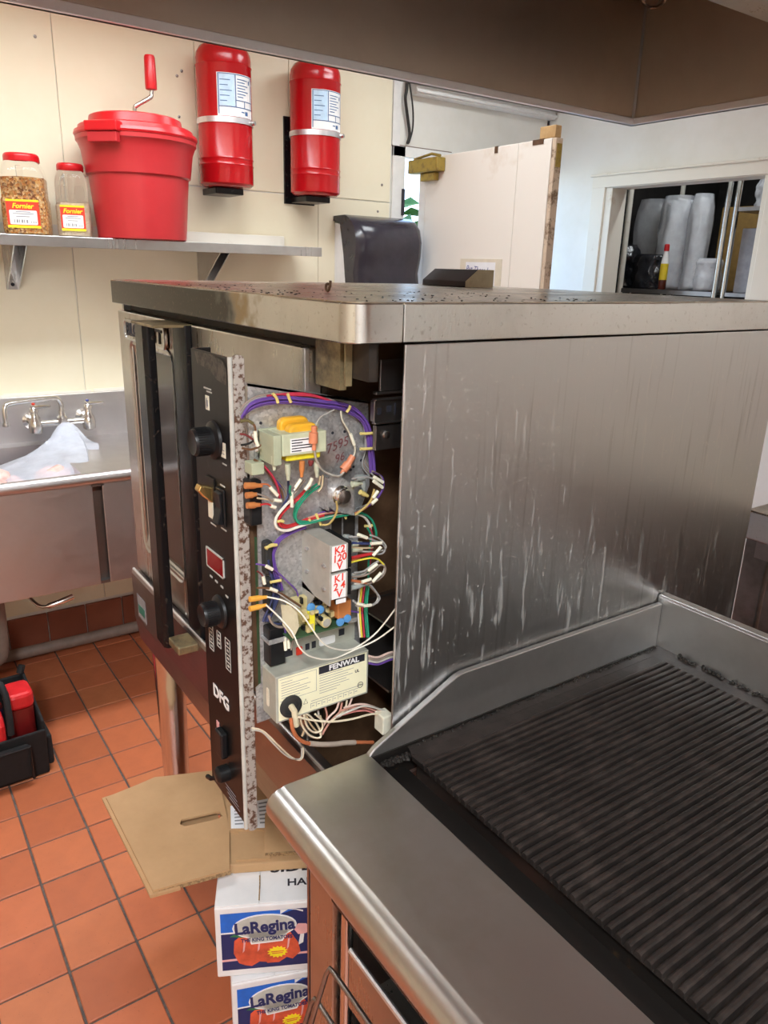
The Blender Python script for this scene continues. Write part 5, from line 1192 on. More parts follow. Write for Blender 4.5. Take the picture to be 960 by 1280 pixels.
# relays K2 and K1
rl = A('relay_bracket', MB().box(PX, -.826, .4905, .4925, 1.150, 1.240).prism([(PX, 1.10), (-.868, 1.15), (PX, 1.16)], 'y', .4905, .4925), 'relay_grey')
A('bracket_pins', MB().box(-.842, -.836, .487, .4905, 1.205, 1.208).box(-.842, -.836, .487, .4905, 1.170, 1.173).box(-.89, -.884, .487, .4905, 1.215, 1.218).box(-.89, -.884, .487, .4905, 1.18, 1.183), 'steel_lip', rl)
for z0, rows in ((1.2005, ('K2', '120', 'V')), (1.1585, ('K1', '2 4', 'V'))):
    h = .0385
    r_ = A('relay', MB().box(PX + .001, -.8255, .4928, .520, z0, z0 + h), 'relay_grey', bevel=.001)
    A('terminal_block', MB().box(-.89, -.830, .5202, .528, z0, z0 + h), 'black_plastic', r_)
    A('label', MB().box(-.8258, -.8250, .4938, .5165, z0 + .001, z0 + h - .001), 'print_white', r_)
    for k, s_ in enumerate(rows):
        text('handwriting', s_, .0150, (-.8247, .5052, z0 + h - .0075 - .0118 * k), (0, 1, .12), (0, 0, 1), 'label_red', r_, .0001, shear=.15, bold=.0003)
A('relay_foot_label', MB().box(-.826, -.8252, .501, .517, 1.151, 1.1575), 'print_white')
# circuit board with its small parts
tray = A('component_tray', MB().box(PX, -.878, .422, .590, 1.0850, 1.0875).box(-.8795, -.878, .422, .590, 1.0875, 1.092), 'galvanised')
pc = A('circuit_board', MB().box(PX + .003, -.862, .448, .545, 1.0925, 1.0945), 'pcb_green', label='circuit board with small electronic parts')
A('connector', MB().box(-.902, -.890, .462, .492, 1.085, 1.140).box(-.902, -.884, .495, .515, 1.085, 1.13), 'part_tan', pc, bevel=.001)
A('capacitor', MB().lathe([(.0085, 0), (.0085, .018), (.007, .019)], frame((-.880, .507, 1.106), (0, 1, 0), (0, 0, 1)), 20), 'part_tan', pc, smooth=40)
A('capacitor_top', MB().lathe([(.0062, 0), (.006, .001)], frame((-.861, .507, 1.106), (0, 1, 0), (0, 0, 1)), 16), 'relay_grey', pc)
A('yellow_capacitor', MB().box(-.882, -.866, .4815, .4905, 1.095, 1.126), 'cap_yellow', pc, bevel=.001)
A('blue_capacitor', MB().lathe([(.001, -.003), (.006, -.002), (.007, 0), (.006, .002), (.001, .003)], frame((-.874, .488, 1.130), (0, 1, 0), (0, 0, 1)), 14).lathe([(.001, -.003), (.006, -.002), (.007, 0), (.006, .002), (.001, .003)], frame((-.872, .502, 1.124), (0, 1, 0), (0, 0, 1)), 14).lathe([(.001, -.003), (.006, -.002), (.0065, 0), (.006, .002), (.001, .003)], frame((-.858, .528, 1.103), (0, 1, .4), (0, 0, 1)), 14).lathe([(.001, -.003), (.006, -.002), (.0065, 0), (.006, .002), (.001, .003)], frame((-.858, .540, 1.106), (0, 1, -.4), (0, 0, 1)), 14), 'cap_blue', pc, smooth=50)
A('orange_relay', MB().box(-.885, -.858, .524, .547, 1.108, 1.135), 'wire_orangeterm', pc, bevel=.001)
sm = MB()
for k in range(34):
    y, z, x = random.uniform(.452, .535), random.uniform(1.095, 1.125), random.uniform(-.898, -.866)
    sm.box(x, x + random.uniform(.003, .007), y, y + random.uniform(.003, .008), z, z + random.uniform(.003, .010))
A('small_components', sm, 'part_tan', pc, kind='stuff')
sm = MB()
for k in range(26):
    y, z, x = random.uniform(.45, .53), random.uniform(1.095, 1.14), random.uniform(-.898, -.866)
    sm.box(x, x + random.uniform(.003, .008), y, y + random.uniform(.003, .008), z, z + random.uniform(.004, .010))
A('small_components', sm, 'black_plastic', pc, kind='stuff')
A('paper_tag', MB().add([(-.866, .436, 1.150), (-.866, .460, 1.142), (-.864, .463, 1.110), (-.862, .452, 1.094), (-.866, .438, 1.118)], [(0, 1, 2, 3, 4)]), 'chamois', thick=.0008, label='curled tan paper tag')
# board behind the facade with its black parts
cbd = A('display_board', MB().box(-1.03, -.907, .424, .4262, .985, 1.235), 'pcb_green')
A('board_block', MB().box(-.945, -.885, .4265, .452, 1.045, 1.105).box(-.945, -.890, .4265, .446, 1.000, 1.04), 'black_plastic', cbd, bevel=.002)
A('board_potentiometer', MB().box(-.935, -.893, .4265, .440, 1.185, 1.235).box(-.935, -.893, .4265, .438, 1.125, 1.18), 'black_rubber', cbd, bevel=.004)
A('rear_switch', MB().box(-.95, -.893, .406, .424, 1.262, 1.325), 'black_plastic', bevel=.002)
# ignition module
im = A('ignition_module', MB().box(PX + .001, -.860, .4225, .5815, .9655, 1.0415), 'module_grey', bevel=.0015, label='grey ignition control module with a cream printed label')
A('mounting_flange', MB().prism([(.428, 1.030), (.5825, 1.030), (.5825, 1.074), (.570, 1.078), (.548, 1.072), (.428, 1.064)], 'x', PX + .0005, PX + .0025), 'module_grey', im)
for y0_, y1_, z0_, z1_ in ((.458, .472, 1.044, 1.056), (.494, .501, 1.046, 1.056), (.505, .512, 1.046, 1.057), (.553, .563, 1.054, 1.065)):
    A('flange_opening', MB().box(PX + .002, PX + .0032, y0_, y1_, z0_, z1_), 'ink_black', im)
A('red_part', MB().box(PX + .002, PX + .006, .478, .487, 1.043, 1.055), 'label_red', im)
A('white_tag', MB().prism(rrect(.518, .546, 1.0455, 1.059, .003), 'x', PX + .0025, PX + .0036), 'print_white', im)
A('flange_screw', MB().lathe([(.004, 0), (.003, .003)], frame((PX + .0025, .441, 1.048), (0, 1, 0), (0, 0, 1)), 10), 'chrome', im)
A('label', MB().box(-.8602, -.8595, .4265, .5780, .9690, 1.0385), 'module_label', im)
A('brand_band', MB().box(-.8597, -.8591, .493, .5735, 1.0255, 1.0375), 'ink_black', im)
text('brand_lettering', 'FENWAL', .0122, (-.8588, .5365, 1.0314), (0, 1, 0), (0, 0, 1), 'print_white', im, .0001, bold=.0004, sx=1.1)
ln = MB()
for k in range(8):
    ln.box(-.8596, -.8592, .494, .494 + (.040, .060, .050, .058, .047, .052, .036, .03)[k], 1.0225 - .0042 * k, 1.0231 - .0042 * k)
for k in range(7):
    ln.box(-.8596, -.8592, .431, .431 + (.018, .044, .03, .048, .042, .046, .03)[k], 1.0300 - .0042 * k, 1.0306 - .0042 * k)
for k in range(9):
    y = .479 + .0095 * k
    ln.box(-.8596, -.8592, y, y + .0085, .9805, .9811); ln.box(-.8596, -.8592, y, y + .0004, .973, .981); ln.box(-.8596, -.8592, y + .002, y + .006, .9760, .9768)
ln.box(-.8596, -.8592, .48, .565, .9845, .9851)
for a, b_, c, d in ((.4285, .489, 1.0355, 1.0359), (.4885, .489, 1.0, 1.0359), (.4285, .489, 1.0, 1.0004)):
    ln.box(-.8596, -.8592, a, b_, c, d)
A('printed_lines', ln, 'print_grey', im, kind='stuff')
text('approval_mark', 'UL', .0065, (-.8590, .5600, 1.0115), (0, 1, 0), (0, 0, 1), 'ink_black', im, .0001, bold=.0002)
text('approval_mark', 'CSA', .0038, (-.8590, .5665, .9855), (0, 1, 0), (0, 0, 1), 'ink_black', im, .0001, bold=.0001)
for y_, z_ in ((.5665, .9855),):
    A('approval_ring', MB().tube([(-.8592, y_ + .0048 * math.cos(R(q)), z_ + .0048 * math.sin(R(q))) for q in range(0, 361, 30)], .0005, 5), 'ink_black', im)
A('warning_triangle', MB().tube([(-.8592, .467, .984), (-.8592, .4705, .992), (-.8592, .474, .984), (-.8592, .467, .984)], .0004, 4), 'ink_black', im)
A('end_slot', MB().prism(rrect(-.890, -.882, .982, 1.012, .003), 'y', .4218, .4224), 'ivory_label', im)
bt_ = A('ignition_boot', MB().lathe([(.0175, 0), (.0175, .003), (.014, .0045), (.0115, .0045), (.011, .002), (.001, .002)], frame((-.8595, .4455, .9885), (0, 1, 0), (0, 0, 1)), 28), 'black_rubber', smooth=40)
A('boot_terminal', MB().tube([(-.858, .4455, .989), (-.848, .4455, .986), (-.846, .4465, .972), (-.846, .447, .962)], .0048, 8), 'chamois', bt_)
A('plug', MB().box(-.85, -.825, .588, .608, .905, .937), 'ivory_label', bevel=.002, label='pale plug at the end of the pink wire bundle')
A('wire_tray', MB().box(-.93, -.83, .60, .95, .975, .979).box(-.93, -.83, .60, .95, 1.085, 1.088).box(-.94, -.93, .60, .95, .975, 1.09), 'steel_dark', label='grey wire tray inside the compartment')

for kind, col, r_, pts in WIRES:
    P = [(a / 10000, b_ / 10000, c / 10000) for a, b_, c in pts]
    mb = MB()
    if kind == 'terminal':
        a, b_ = Vector(P[0]), Vector(P[-1])
        mb.tube([a, a + (b_ - a) * .55, a + (b_ - a) * .7, b_], [r_ / 1000, r_ / 1000, r_ / 1400, r_ / 1700], 8)
    elif kind == 'splice':
        mb.tube(P, r_ / 1000, 8)
    else:
        n = 6 if kind == 'wire' else 8
        mb.tube(P, r_ / 1000, n, 4 if len(P) > 2 else 0)
    A(kind, mb, 'wire_' + col, smooth=60)

# loose things on top of the oven
wg = thing('metal_wedge', 'small black wedge shaped metal bracket with scuffed pale end on the oven top', 'bracket', (-1.565, 1.305, 1.561))
wp = [(-.045, 0), (.045, 0), (.045, .042), (-.006, .042), (-.045, .014)]
obj('body', MB().prism(wp, 'x', -.088, .086), 'ink_black', wg, local=True, bevel=.002)
obj('end_plate', MB().prism(wp, 'x', .0862, .0880), 'chamois', wg, local=True)
obj('bent_hook', MB().tube([(-1.094 + .0055 * math.cos(R(q)), .643, 1.5685 + .0055 * math.sin(R(q))) for q in range(60, 380, 30)] + [(-1.086, .643, 1.570), (-1.085, .643, 1.579)], .0022, 7), 'brown_plate', label='small rusty bent hook lying on the front of the oven top', cat='hook', smooth=60)

# ------------------------------------------------------------------ griddle
gd = thing('griddle', 'grooved black griddle with a polished steel front ledge and steel splash guards', 'griddle', (-.15, .8, 0))
G = lambda nm, mb, mt_, par=gd, **k: obj(nm, mb, mt_, par, **k)
GL, GR = -.786, .46
led = [(.533, .920), (.396, .9202), (.3935, .9196), (.392, .9186)] + arc(.392, .8935, .025, 90, 250, 12)[1:] + [(.392, .872), (.392, .905), (.533, .905)]
G('front_ledge', MB().prism(led, 'x', GL, GR), 'steel_ledge', bevel=.002, smooth=30, label='polished front ledge with a rolled edge')
sp = [(.530, .860), (.530, .921)] + [(.540, .930)] + [(.682, 1.0005), (.690, 1.004), (.700, 1.0065)] + [(1.199, 1.005), (1.199, .86)]
G('side_splash', MB().prism(sp, 'x', GL + .001, GL + .011), 'steel_splash', bevel=.002, label='left splash guard with a sloped front')
G('back_splash', MB().prism([(1.20, .86), (1.20, 1.014), (1.204, 1.019), (1.222, 1.019), (1.226, 1.014), (1.226, .86)], 'x', GL, GR), 'steel_splash', label='back splash guard')
G('splash_top_edge', MB().tube([(GL, 1.2015, 1.0165), (GR, 1.2015, 1.0165)], .0022, 6), 'steel_lip')
# plate with ridges
gx0, gx1, gy0, gy1, gz = -.732, .45, .588, 1.160, .915
pit, rw, rz = .0131, .0098, .0075
prof = []
x = gx0
prof.append((-.752, gz - .001))
while x < gx1:
    prof += [(x, gz - .001 if x == gx0 else gz - rz), (x + .0013, gz - .0012), (x + .0034, gz + .0004), (x + .0068, gz + .0004), (x + .0090, gz - .0012), (x + .0103, gz - rz)]
    x += pit
nP = len(prof)
mb = MB()
vs = []
for y in (gy0 + .002, gy0 + .010, gy1 - .012, gy1):
    for px, pz in prof:
        zz = pz
        if y == gy1:
            zz = gz - .0005
        if y == gy0 + .002:
            zz = pz - .0015
        vs.append((px, y, zz))
fs = [(r * nP + k, r * nP + k + 1, (r + 1) * nP + k + 1, (r + 1) * nP + k) for r in range(3) for k in range(nP - 1)]
base = len(vs)
vs += [(px, gy0 + .003, gz - .011) for px, pz in prof]
fs += [(base + k, base + k + 1, k + 1, k) for k in range(nP - 1)]
mb.add(vs, fs)
xe = prof[-1][0]
mb.add([(-.774, gy1, gz - .0005), (xe, gy1, gz - .0005), (xe, 1.20, gz + .001), (-.774, 1.20, gz + .001), (-.774, gy0 + .01, gz - .001), (-.752, gy0 + .002, gz - .001), (-.752, gy1, gz - .0005)], [(0, 1, 2, 3), (4, 5, 6, 0)])
G('griddle_plate', mb, 'griddle_iron', smooth=25, label='grooved cooking plate with baked-on grease')
G('plate_block', MB().box(-.752, xe, gy0 + .012, 1.199, .86, gz - .0095), 'grease_black')
G('grease_trough', MB().add([(GL + .011, .532, .906), (GR, .532, .906), (GR, .545, .885), (GL + .011, .545, .885), (GR, .592, .882), (GL + .011, .592, .882)], [(0, 1, 2, 3), (3, 2, 4, 5)]), 'grease_black', label='greasy black trough')
G('trough_end', MB().box(GL + .0112, GL + .014, .533, 1.19, .87, .918), 'grease_black')
def crust(pts, n, s, hz):
    mb = MB()
    for k in range(n):
        t = random.random()
        i = min(int(t * (len(pts) - 1)), len(pts) - 2)
        p = Vector(pts[i]).lerp(Vector(pts[i + 1]), t * (len(pts) - 1) - i)
        r_ = random.uniform(.3, 1) * s
        mb.lathe([(r_ * .5, -r_ * .3), (r_, 0), (r_ * .7, r_ * hz), (r_ * .1, r_ * hz * 1.4)], Matrix.Translation(p + Vector((random.uniform(-s, s), random.uniform(-s, s), 0))) @ Matrix.Rotation(random.uniform(0, 6), 4, 'Z'), 6)
    return mb
G('burnt_crust', crust([(-.72, 1.194, .917), (.45, 1.194, .917)], 260, .005, .8), 'grease_black', kind='stuff')
G('burnt_crust', crust([(-.770, .60, .913), (-.770, 1.19, .915)], 160, .004, .7), 'grease_black', kind='stuff')
G('burnt_crust', crust([(-.765, .548, .905), (-.760, .60, .908)], 70, .006, .6), 'grease_black', kind='stuff')
# body below
G('side_wall', MB().box(GL + .002, GL + .008, .43, 1.22, .12, .86), 'steel_dark')
G('front_post', MB().prism([(-.768, .425), (-.703, .425), (-.703, .47), (-.768, .47)], 'z', .10, .835), 'steel_front', bevel=.003)
G('inner_post', MB().tube([(-.688, .44, .10), (-.688, .44, .83)], .009, 10), 'chrome', smooth=60)
G('valve_rail', MB().box(-.70, GR, .44, .49, .765, .845), 'grease_black')
G('gas_pipe', MB().tube([(-.69, .425, .792), (GR, .425, .792)], .010, 10), 'black_enamel', smooth=60)
G('back_wall', MB().box(-.76, GR, .80, .81, .10, .86).box(-.76, GR, .43, 1.2, .10, .12), 'grease_black')
td_ = G('grease_drawer', MB().box(-.640, .40, .412, .418, .655, .750).box(-.640, .40, .418, .60, .655, .660), 'steel_front', bevel=.002, label='slanting steel drawer front')
G('drawer_edge', MB().tube([(-.640, .415, .750), (.40, .415, .750)], .004, 8), 'steel_lip', td_)
for x in (-.735, .40):
    G('leg', MB().tube([(x, .47, .11), (x, .47, .001)], .022, 12), 'chrome', smooth=50)
    G('leg', MB().tube([(x, 1.15, .11), (x, 1.15, .001)], .022, 12), 'chrome', smooth=50)
ws = thing('wire_stand', 'bent steel wire stand below the griddle ledge', 'wire stand', (-.4, .35, 0))
for dx, dz, y in ((-.620, .765, .372), (-.652, .685, .368)):
    obj('wire_loop', MB().tube([(dx - .02, y - .07, .004), (dx - .004, y - .052, dz - .16), (dx - .002, y - .004, dz - .008), (dx, y, dz), (dx + .008, y + .001, dz), (dx + .6, y + .001, dz), (dx + .608, y - .004, dz - .008), (dx + .612, y - .052, dz - .16), (dx + .628, y - .07, .004)], .0034, 8), 'steel_dark', ws, smooth=60)
obj('cross_wire', MB().tube([(-.642, .3035, .012), (-.672, .2975, .012)], .003, 8), 'steel_dark', ws)

# ------------------------------------------------------------------ steel fryer cabinet behind
fy = thing('fryer_cabinet', 'grimy steel fryer cabinet with a thick top behind the oven and griddle', 'fryer', (-.35, 1.9, 0))
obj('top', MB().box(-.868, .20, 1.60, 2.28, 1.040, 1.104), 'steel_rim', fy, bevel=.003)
obj('top_sheet', MB().box(-.862, .194, 1.606, 2.274, 1.1035, 1.1055), 'steel_top', fy)
obj('side_panel', MB().box(-.858, -.80, 1.612, 2.27, .10, 1.04), 'steel_fryer', fy, bevel=.004)
obj('front_panel', MB().box(-.796, .19, 1.618, 1.63, .10, 1.0), 'steel_fryer', fy, bevel=.002)
obj('top_rail', MB().box(-.83, .19, 1.608, 1.63, 1.0, 1.04), 'steel_dark', fy)
for x in (-.82, .16):
    for y in (1.66, 2.22):
        obj('leg', MB().lathe([(.025, .10), (.022, .001)], T(x, y, 0), 16), 'chrome', fy)

# ------------------------------------------------------------------ tomato cartons and cardboard
def carton(label, o, wd, W_, D_, H_, seed, printed_top):
    wd = Vector((*wd, 0)).normalized()
    dd = Vector((-wd.y, wd.x, 0))
    mt = Matrix.Identity(4)
    for i in range(3):
        mt[i][0], mt[i][1], mt[i][2], mt[i][3] = wd[i], dd[i], (0, 0, 1)[i], o[i]
    c = bpy.data.objects.new('tomato_carton', None); C.objects.link(c)
    c.matrix_basis = mt
    tag(c, label, 'box', 'white tomato cartons under the oven')
    L = lambda nm, mb, m_, par=c, **k: obj(nm, mb, m_, par, local=True, **k)
    L('body', MB().box(0, W_, 0, D_, .001, H_ - .004), 'carton_white', bevel=.003)
    L('top_flap', MB().box(.002, W_ * .40, .002, D_ - .002, H_ - .004, H_ - .0005).box(W_ * .405, W_ - .002, .002, D_ - .002, H_ - .004, H_), 'carton_white', bevel=.001)
    x0, x1, z0, z1 = .011, W_ - .011, H_ * .10, H_ * .90
    w_, h = x1 - x0, z1 - z0
    S_ = lambda u, v: (x0 + u * w_, z0 + v * h)
    pn = L('printed_panel', MB().box(x0, x1, -.0004, .001, z0, z1), 'print_navy', label='printed tomato picture panel')
    F = lambda nm, poly, off, m_: L(nm, MB().prism([S_(*p) for p in poly], 'y', -.0004 - off, -.0003), m_, pn)
    F('sky_band', [(0, .66), (.28, .66), (.50, .88), (.76, 1), (0, 1)], .0002, 'print_blue')
    F('white_line', [(0, .65), (.26, .65), (.26, .675), (0, .675)], .0004, 'print_white')
    F('white_line', [(.60, .93), (.68, 1.0), (.76, .985), (.83, .94), (.83, .97), (.75, 1.0), (.60, 1.0)], .0003, 'print_white')
    F('pink_line', [(0, .16), (1, .20), (1, .235), (0, .195)], .0004, 'print_pink')
    F('tomato', [(.13, .52), (.20, .60), (.40, .58), (.46, .56), (.46, .10), (.38, .12), (.30, .05), (.24, .07), (.17, .12), (.12, .30)], .0008, 'print_red')
    F('tomato', [(.46, .58), (.62, .62), (.70, .60), (.78, .40), (.80, .24), (.72, .12), (.66, .16), (.58, .08), (.46, .08), (.42, .16), (.42, .50)], .0007, 'print_red')
    for u in (.21, .36, .66):
        F('highlight', [(u, .30), (u + .02, .34), (u + .035, .50), (u + .015, .52), (u + .01, .42)], .0011, 'print_pink')
    F('leaf', [(.09, .60), (.20, .68), (.28, .62), (.22, .57)], .0010, 'print_green')
    F('ribbon', [(.73, .66), (.78, .74), (.86, .73), (.91, .64), (.86, .56), (.78, .55)], .0006, 'print_pink')
    F('ribbon', [(.80, .55), (.84, .55), (.83, .40), (.78, .36)], .0005, 'print_white')
    F('ribbon', [(.87, .58), (.90, .56), (.96, .46), (.91, .44)], .0005, 'print_white')
    ell = lambda cx, cy, a, b_: [(cx + a * math.cos(R(q)), cy + b_ * math.sin(R(q))) for q in range(0, 360, 15)]
    F('logo_rim', ell(.44, .74, .325, .215), .0012, 'print_white')
    F('logo_rim', [(.24, .68), (.70, .68), (.62, .46), (.30, .44)], .0012, 'print_white')
    F('logo_plate', ell(.44, .74, .312, .195), .0014, 'silver_print')
    F('logo_plate', [(.26, .66), (.68, .66), (.61, .485), (.31, .465)], .0014, 'silver_print')
    text('logo_lettering', 'LaRegina', h * .27, (x0 + .44 * w_, -.0020, z0 + .735 * h), (1, 0, .04), (0, 0, 1), 'print_navy', pn, .0002, local=True, bold=.0014, sx=.86)
    text('small_lettering', 'THE KING TOMATOES', h * .085, (x0 + .46 * w_, -.0020, z0 + .525 * h), (1, 0, .02), (0, 0, 1), 'print_navy', pn, .0002, local=True, bold=.0004, sx=.82)
    st_ = []
    for q in range(28):
        rr = 1 if q % 2 else .74
        st_.append((.565 + .105 * rr * math.cos(2 * math.pi * q / 28), .27 + .105 * rr * math.sin(2 * math.pi * q / 28)))
    F('burst', st_, .0016, 'print_yellow')
    F('burst_print', [(.50, .275), (.63, .275), (.63, .29), (.50, .29)], .0018, 'print_red')
    F('burst_print', [(.51, .245), (.62, .245), (.62, .26), (.51, .26)], .0018, 'print_red')
    if printed_top:
        text('top_lettering', 'HANDLE', .026, (.145, .050, H_ + .0002), (1, 0, 0), (0, 1, 0), 'ink_black', c, .0002, 'LEFT', local=True, bold=.0006, sx=1.1)
        text('top_lettering', 'SIDE UP', .034, (.110, .092, H_ + .0002), (1, 0, 0), (0, 1, 0), 'ink_black', c, .0002, 'LEFT', local=True, bold=.0008, sx=1.3)
    L('crease', MB().tube([(W_ * .40, .01, H_ + .0005), (W_ * .402, D_ * .2, H_ + .0016), (W_ * .398, D_ * .3, H_ + .0004)], .0014, 5), 'cardboard_edge')
    return c
carton('white tomato carton on top of its stack with HAND lettering on the lid', (-1.155, .422, .190), (.457, .889), .222, .25, .185, 1, True)
carton('white tomato carton at the floor, lower one of the stack', (-1.128, .440, .0), (.356, .935), .222, .25, .189, 2, False)

cbx = thing('flattened_cardboard', 'flattened brown cardboard box with a handle slot lying on the white cartons', 'cardboard', (-1.25, .5, .375))
def sheet(nm, poly, z0, z1, mt_='cardboard', par=cbx, **k):
    return obj(nm, MB().prism(poly, 'z', z0, z1), mt_, par, **k)
mb = MB()
o_ = [(-1.5626, 0.3251), (-1.2314, 0.3261), (-1.2011, 0.477), (-1.3145, 0.5256), (-1.5191, 0.5823), (-1.5717, 0.4466)]
hole = [(-1.3965, 0.4456), (-1.3839, 0.4375), (-1.3712, 0.4456), (-1.354, 0.5175), (-1.359, 0.5276), (-1.3732, 0.5276), (-1.3793, 0.5185)]
zt, zb = .4065, .4015
no, nh = len(o_), len(hole)
vs = [(x, y, zt) for x, y in o_ + hole] + [(x, y, zb) for x, y in o_ + hole]
tops = [(0, 1, 8, 7, 6), (1, 2, 10, 9, 8), (2, 3, 11, 10), (3, 4, 12, 11), (4, 5, 12), (5, 0, 6, 12)]
off = no + nh
fs = tops + [tuple(i + off for i in t[::-1]) for t in tops]
fs += [(i, (i + 1) % no, (i + 1) % no + off, i + off)[::-1] for i in range(no)]
fs += [(no + i, no + (i + 1) % nh, no + (i + 1) % nh + off, no + i + off) for i in range(nh)]
obj('flap', mb.add(vs, fs), 'cardboard', cbx, label='large flap with an oblong hand hole')
sheet('flap', [(-1.5727, 0.318), (-1.2274, 0.319), (-1.2152, 0.3767), (-1.5697, 0.3767)], .3935, .4005)
sheet('flap', [(-1.5727, 0.3777), (-1.4887, 0.3777), (-1.4583, 0.5671), (-1.5191, 0.5823), (-1.5818, 0.4466)], .3935, .4005)
sheet('flap', [(-1.50, .39), (-1.25, .39), (-1.24, .46), (-1.33, .51), (-1.47, .555)], .3765, .3835)
sheet('flap_edge', [(-1.2314, 0.3266), (-1.2299, 0.3342), (-1.1995, 0.478), (-1.2011, 0.4775)], .3935, .4020, 'cardboard_edge')
wv = Vector((.457, .889)).normalized(); dv = Vector((-wv.y, wv.x))
def wd_(o, a, b_):
    p = Vector(o) + wv * a + dv * b_
    return (p.x, p.y)
O_ = (-1.214, .492)
sheet('body_panel', [wd_(O_, -.028, .004), wd_(O_, 0, 0), wd_(O_, .28, 0), wd_(O_, .28, .27), wd_(O_, -.05, .27)], .3755, .3985, bevel=.003)
sheet('inner_flap', [wd_(O_, .004, .010), wd_(O_, .075, .010), wd_(O_, .075, .13), wd_(O_, .004, .13)], .3985, .4025)
obj('folded_flap', MB().prism([(0, .004), (.075, .014), (.115, .014), (.115, .018), (.074, .019), (0, .0085)], 'y', .062, .27, Matrix(((dv.x, wv.x, 0, O_[0] + dv.x * .02), (dv.y, wv.y, 0, O_[1] + dv.y * .02), (0, 0, 1, .3985), (0, 0, 0, 1)))), 'cardboard', cbx, bevel=.0015)
sheet('cut_edge', [wd_(O_, .064, .0165), wd_(O_, .27, .0165), wd_(O_, .27, .0195), wd_(O_, .064, .0195)], .3990, .4070, 'cardboard_edge')
LT = [(-1.379, .556), (-1.310, .5276), (-1.2547, .6198), (-1.350, .660)]
ll = sheet('shipping_label', LT, .4062, .4067, 'paper', label='white shipping label')
lc = Vector((sum(p[0] for p in LT) / 4, sum(p[1] for p in LT) / 4))
sheet('label_pad', [tuple(lc + (Vector(p) - lc) * 1.12) for p in LT], .3987, .4061)
ln = MB()
for k in range(6):
    for q in range(4):
        u0, v0 = .1 + .14 * k, .08 + .22 * q + .04 * ((k * 3 + q) % 3)
        bil = lambda u, v: tuple(Vector(LT[0]).lerp(Vector(LT[1]), u).lerp(Vector(LT[3]).lerp(Vector(LT[2]), u), v))
        ln.prism([bil(u0, v0), bil(u0 + .05, v0), bil(u0 + .05, v0 + .17), bil(u0, v0 + .17)], 'z', .4065, .4070)
obj('label_print', ln, 'print_grey', cbx, kind='stuff')

# ------------------------------------------------------------------ storage shelves seen through the pantry hatch
PY = 3.75
rk = thing('wire_shelving', 'chrome wire shelving rack seen through the pantry hatch', 'shelving', (-2.65, 3.9, 0))
for x, y, r_ in ((-2.940, 3.66, .016), (-2.940, 4.12, .0135), (-2.345, 3.66, .0135), (-2.345, 4.12, .0135)):
    obj('post', MB().tube([(x, y, .001), (x, y, 2.2)], r_, 12), 'chrome' if x > -2.5 else 'casing', rk, smooth=60)
for z in (.35, 1.0, 1.53):
    s_ = obj('shelf', MB().box(-2.95, -2.335, 3.655, 3.665, z - .022, z).box(-2.95, -2.335, 4.115, 4.125, z - .022, z), 'steel_dark', rk)
    ww = MB()
    for k in range(24):
        x = -2.94 + k * .0258
        ww.box(x - .002, x + .002, 3.66, 4.12, z - .004, z)
    obj('shelf_wires', ww, 'steel_dark', s_, kind='stuff')
rk2 = thing('wire_shelving', 'second chrome wire rack at the right of the pantry hatch', 'shelving', (-2.0, 3.9, 0))
for x, y in ((-2.295, 3.66), (-2.295, 4.12), (-1.70, 3.66), (-1.70, 4.12)):
    obj('post', MB().tube([(x, y, .001), (x, y, 2.2)], .0135, 12), 'chrome', rk2, smooth=60)
for z in (1.0, 1.53, 1.93):
    obj('shelf', MB().box(-2.305, -1.69, 3.655, 4.125, z - .018, z), 'steel_dark', rk2)
rk3 = thing('wire_shelving', 'dim wire rack at the far left inside the pantry', 'shelving', (-3.1, 3.9, 0))
obj('shelf', MB().box(-3.22, -2.965, 3.66, 4.12, 1.512, 1.53), 'steel_dark', rk3)
obj('shelf', MB().box(-3.22, -2.965, 3.66, 4.12, .6, .618), 'steel_dark', rk3)
for x, y in ((-3.215, 3.67), (-3.215, 4.11), (-2.985, 3.67), (-2.985, 4.11)):
    obj('post', MB().tube([(x, y, .001), (x, y, 1.62)], .0125, 10), 'chrome', rk3, smooth=60)

def sack(name, label, cat, c, a, b_, h, mat, seed, amp=.14, inner=None, grp=None, n=48, m_=16, top=1.5):
    t = thing(name, label, cat, c, 0, grp)
    rr = []
    for j in range(m_ + 1):
        v = j / m_
        k = (.97 + .05 * math.sin(v * 9 + seed)) * (1 if v < .88 else 1 - (v - .88) * top)
        rr.append([(a * k * math.cos(2 * math.pi * i / n) * (1 + amp * noise.noise(Vector((math.cos(2 * math.pi * i / n) * 2.2 + seed, math.sin(2 * math.pi * i / n) * 2.2, v * 5 + seed)))),
                    b_ * k * math.sin(2 * math.pi * i / n) * (1 + amp * noise.noise(Vector((math.cos(2 * math.pi * i / n) * 2.2, math.sin(2 * math.pi * i / n) * 2.2 + seed, v * 5)))), v * h) for i in range(n)])
    obj('film', MB().rings(rr), mat, t, local=True, smooth=180)
    if inner:
        for (dx, dy, r_, z0, z1, mt_) in inner:
            mb = MB()
            pr = []
            k = 0
            z = z0
            while z < z1:
                pr += [(r_ * .94, z), (r_, z + .006), (r_ * .96, z + .016)]
                z += .018
            obj('cup_stack', mb.lathe(pr, T(dx, dy, 0), 24), mt_, t, local=True, smooth=40)
    return t
cups = lambda h: [(-.047, 0, .043, .01, h, 'cup_plastic'), (.045, .01, .043, .01, h, 'cup_plastic'), (0, -.035, .04, .01, h * .95, 'cup_plastic')]
sack('cup_sleeve', 'tall clear film sleeve of stacked cups, left one on the pantry shelf', 'cups', (-2.832, 3.95, 1.531), .10, .085, .50, 'clear_film', 3, .16, cups(.47), 'plastic wrapped cups in the pantry')
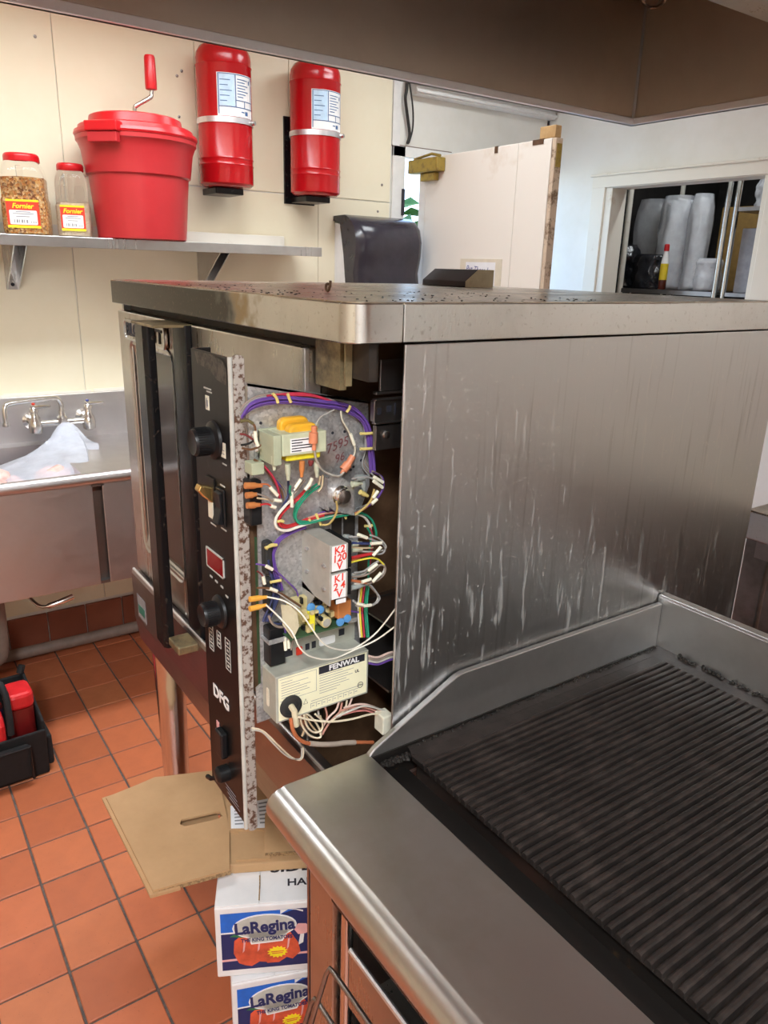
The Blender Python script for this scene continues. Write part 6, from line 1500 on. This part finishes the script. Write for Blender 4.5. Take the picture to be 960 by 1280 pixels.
sack('cup_sleeve', 'tall clear film sleeve of stacked cups beside the brown box', 'cups', (-2.665, 3.93, 1.531), .062, .07, .50, 'clear_film', 8, .12, [(0, 0, .045, .01, .47, 'cup_plastic')], 'plastic wrapped cups in the pantry')
sack('lid_stack', 'short wrapped stack of clear deli tubs on the pantry shelf', 'tubs', (-2.485, 3.80, 1.531), .070, .075, .165, 'clear_film', 5, .06, [(0, 0, .06, .01, .15, 'cup_plastic')])
sack('black_bag', 'glossy black plastic bundle in front of the cup sleeves', 'bag', (-2.845, 3.765, 1.531), .095, .06, .185, 'black_film', 11, .25)
sack('black_bag', 'dark plastic bundle at the far left inside the pantry', 'bag', (-3.08, 3.82, 1.531), .105, .10, .24, 'black_film', 14, .25)
sack('grey_bag', 'dim clear sleeve of cups above the dark bundle at far left in the pantry', 'cups', (-3.07, 4.03, 1.531), .10, .06, .50, 'clear_film', 21, .12)
sb = thing('squeeze_bottle', 'yellow squeeze bottle with red cap and dark base in the pantry', 'bottle', (-2.705, 3.72, 1.531))
obj('body', MB().lathe([(.018, .0), (.021, .004), (.021, .05)], None, 16), 'bottle_dark', sb, local=True, smooth=40)
obj('label_band', MB().lathe([(.0212, .05), (.0212, .135)], None, 16), 'bottle_yellow', sb, local=True, smooth=40)
obj('neck', MB().lathe([(.021, .135), (.018, .16), (.011, .19), (.011, .205)], None, 16), 'pinky' if 'pinky' in M else 'print_white', sb, local=True, smooth=40)
obj('cap', MB().lathe([(.014, .200), (.014, .232), (.010, .236)], None, 16), 'lid_red', sb, local=True, smooth=40)
obj('carton', MB().box(-2.598, -2.37, 4.01, 4.10, 1.531, 1.965), 'brown_box', label='brown carton standing at the back of the pantry shelf', cat='box', bevel=.004)
obj('grey_carton', MB().box(-2.27, -1.98, 3.70, 4.05, 1.531, 1.835), 'grey_box', label='grey carton on the right pantry rack', cat='box', bevel=.004)
sack('black_bag', 'black bag lying on the grey carton in the pantry', 'bag', (-2.13, 3.83, 1.836), .12, .09, .072, 'black_film', 31, .25)
sack('clear_bag', 'clear crumpled bag on the top right pantry rack', 'bag', (-2.205, 3.80, 1.931), .075, .07, .15, 'clear_film', 41, .25)
obj('small_carton', MB().box(-2.10, -1.85, 3.72, 4.0, 1.931, 2.06), 'cardboard', label='brown carton on the top right pantry rack', cat='box', bevel=.003)

make_texts()
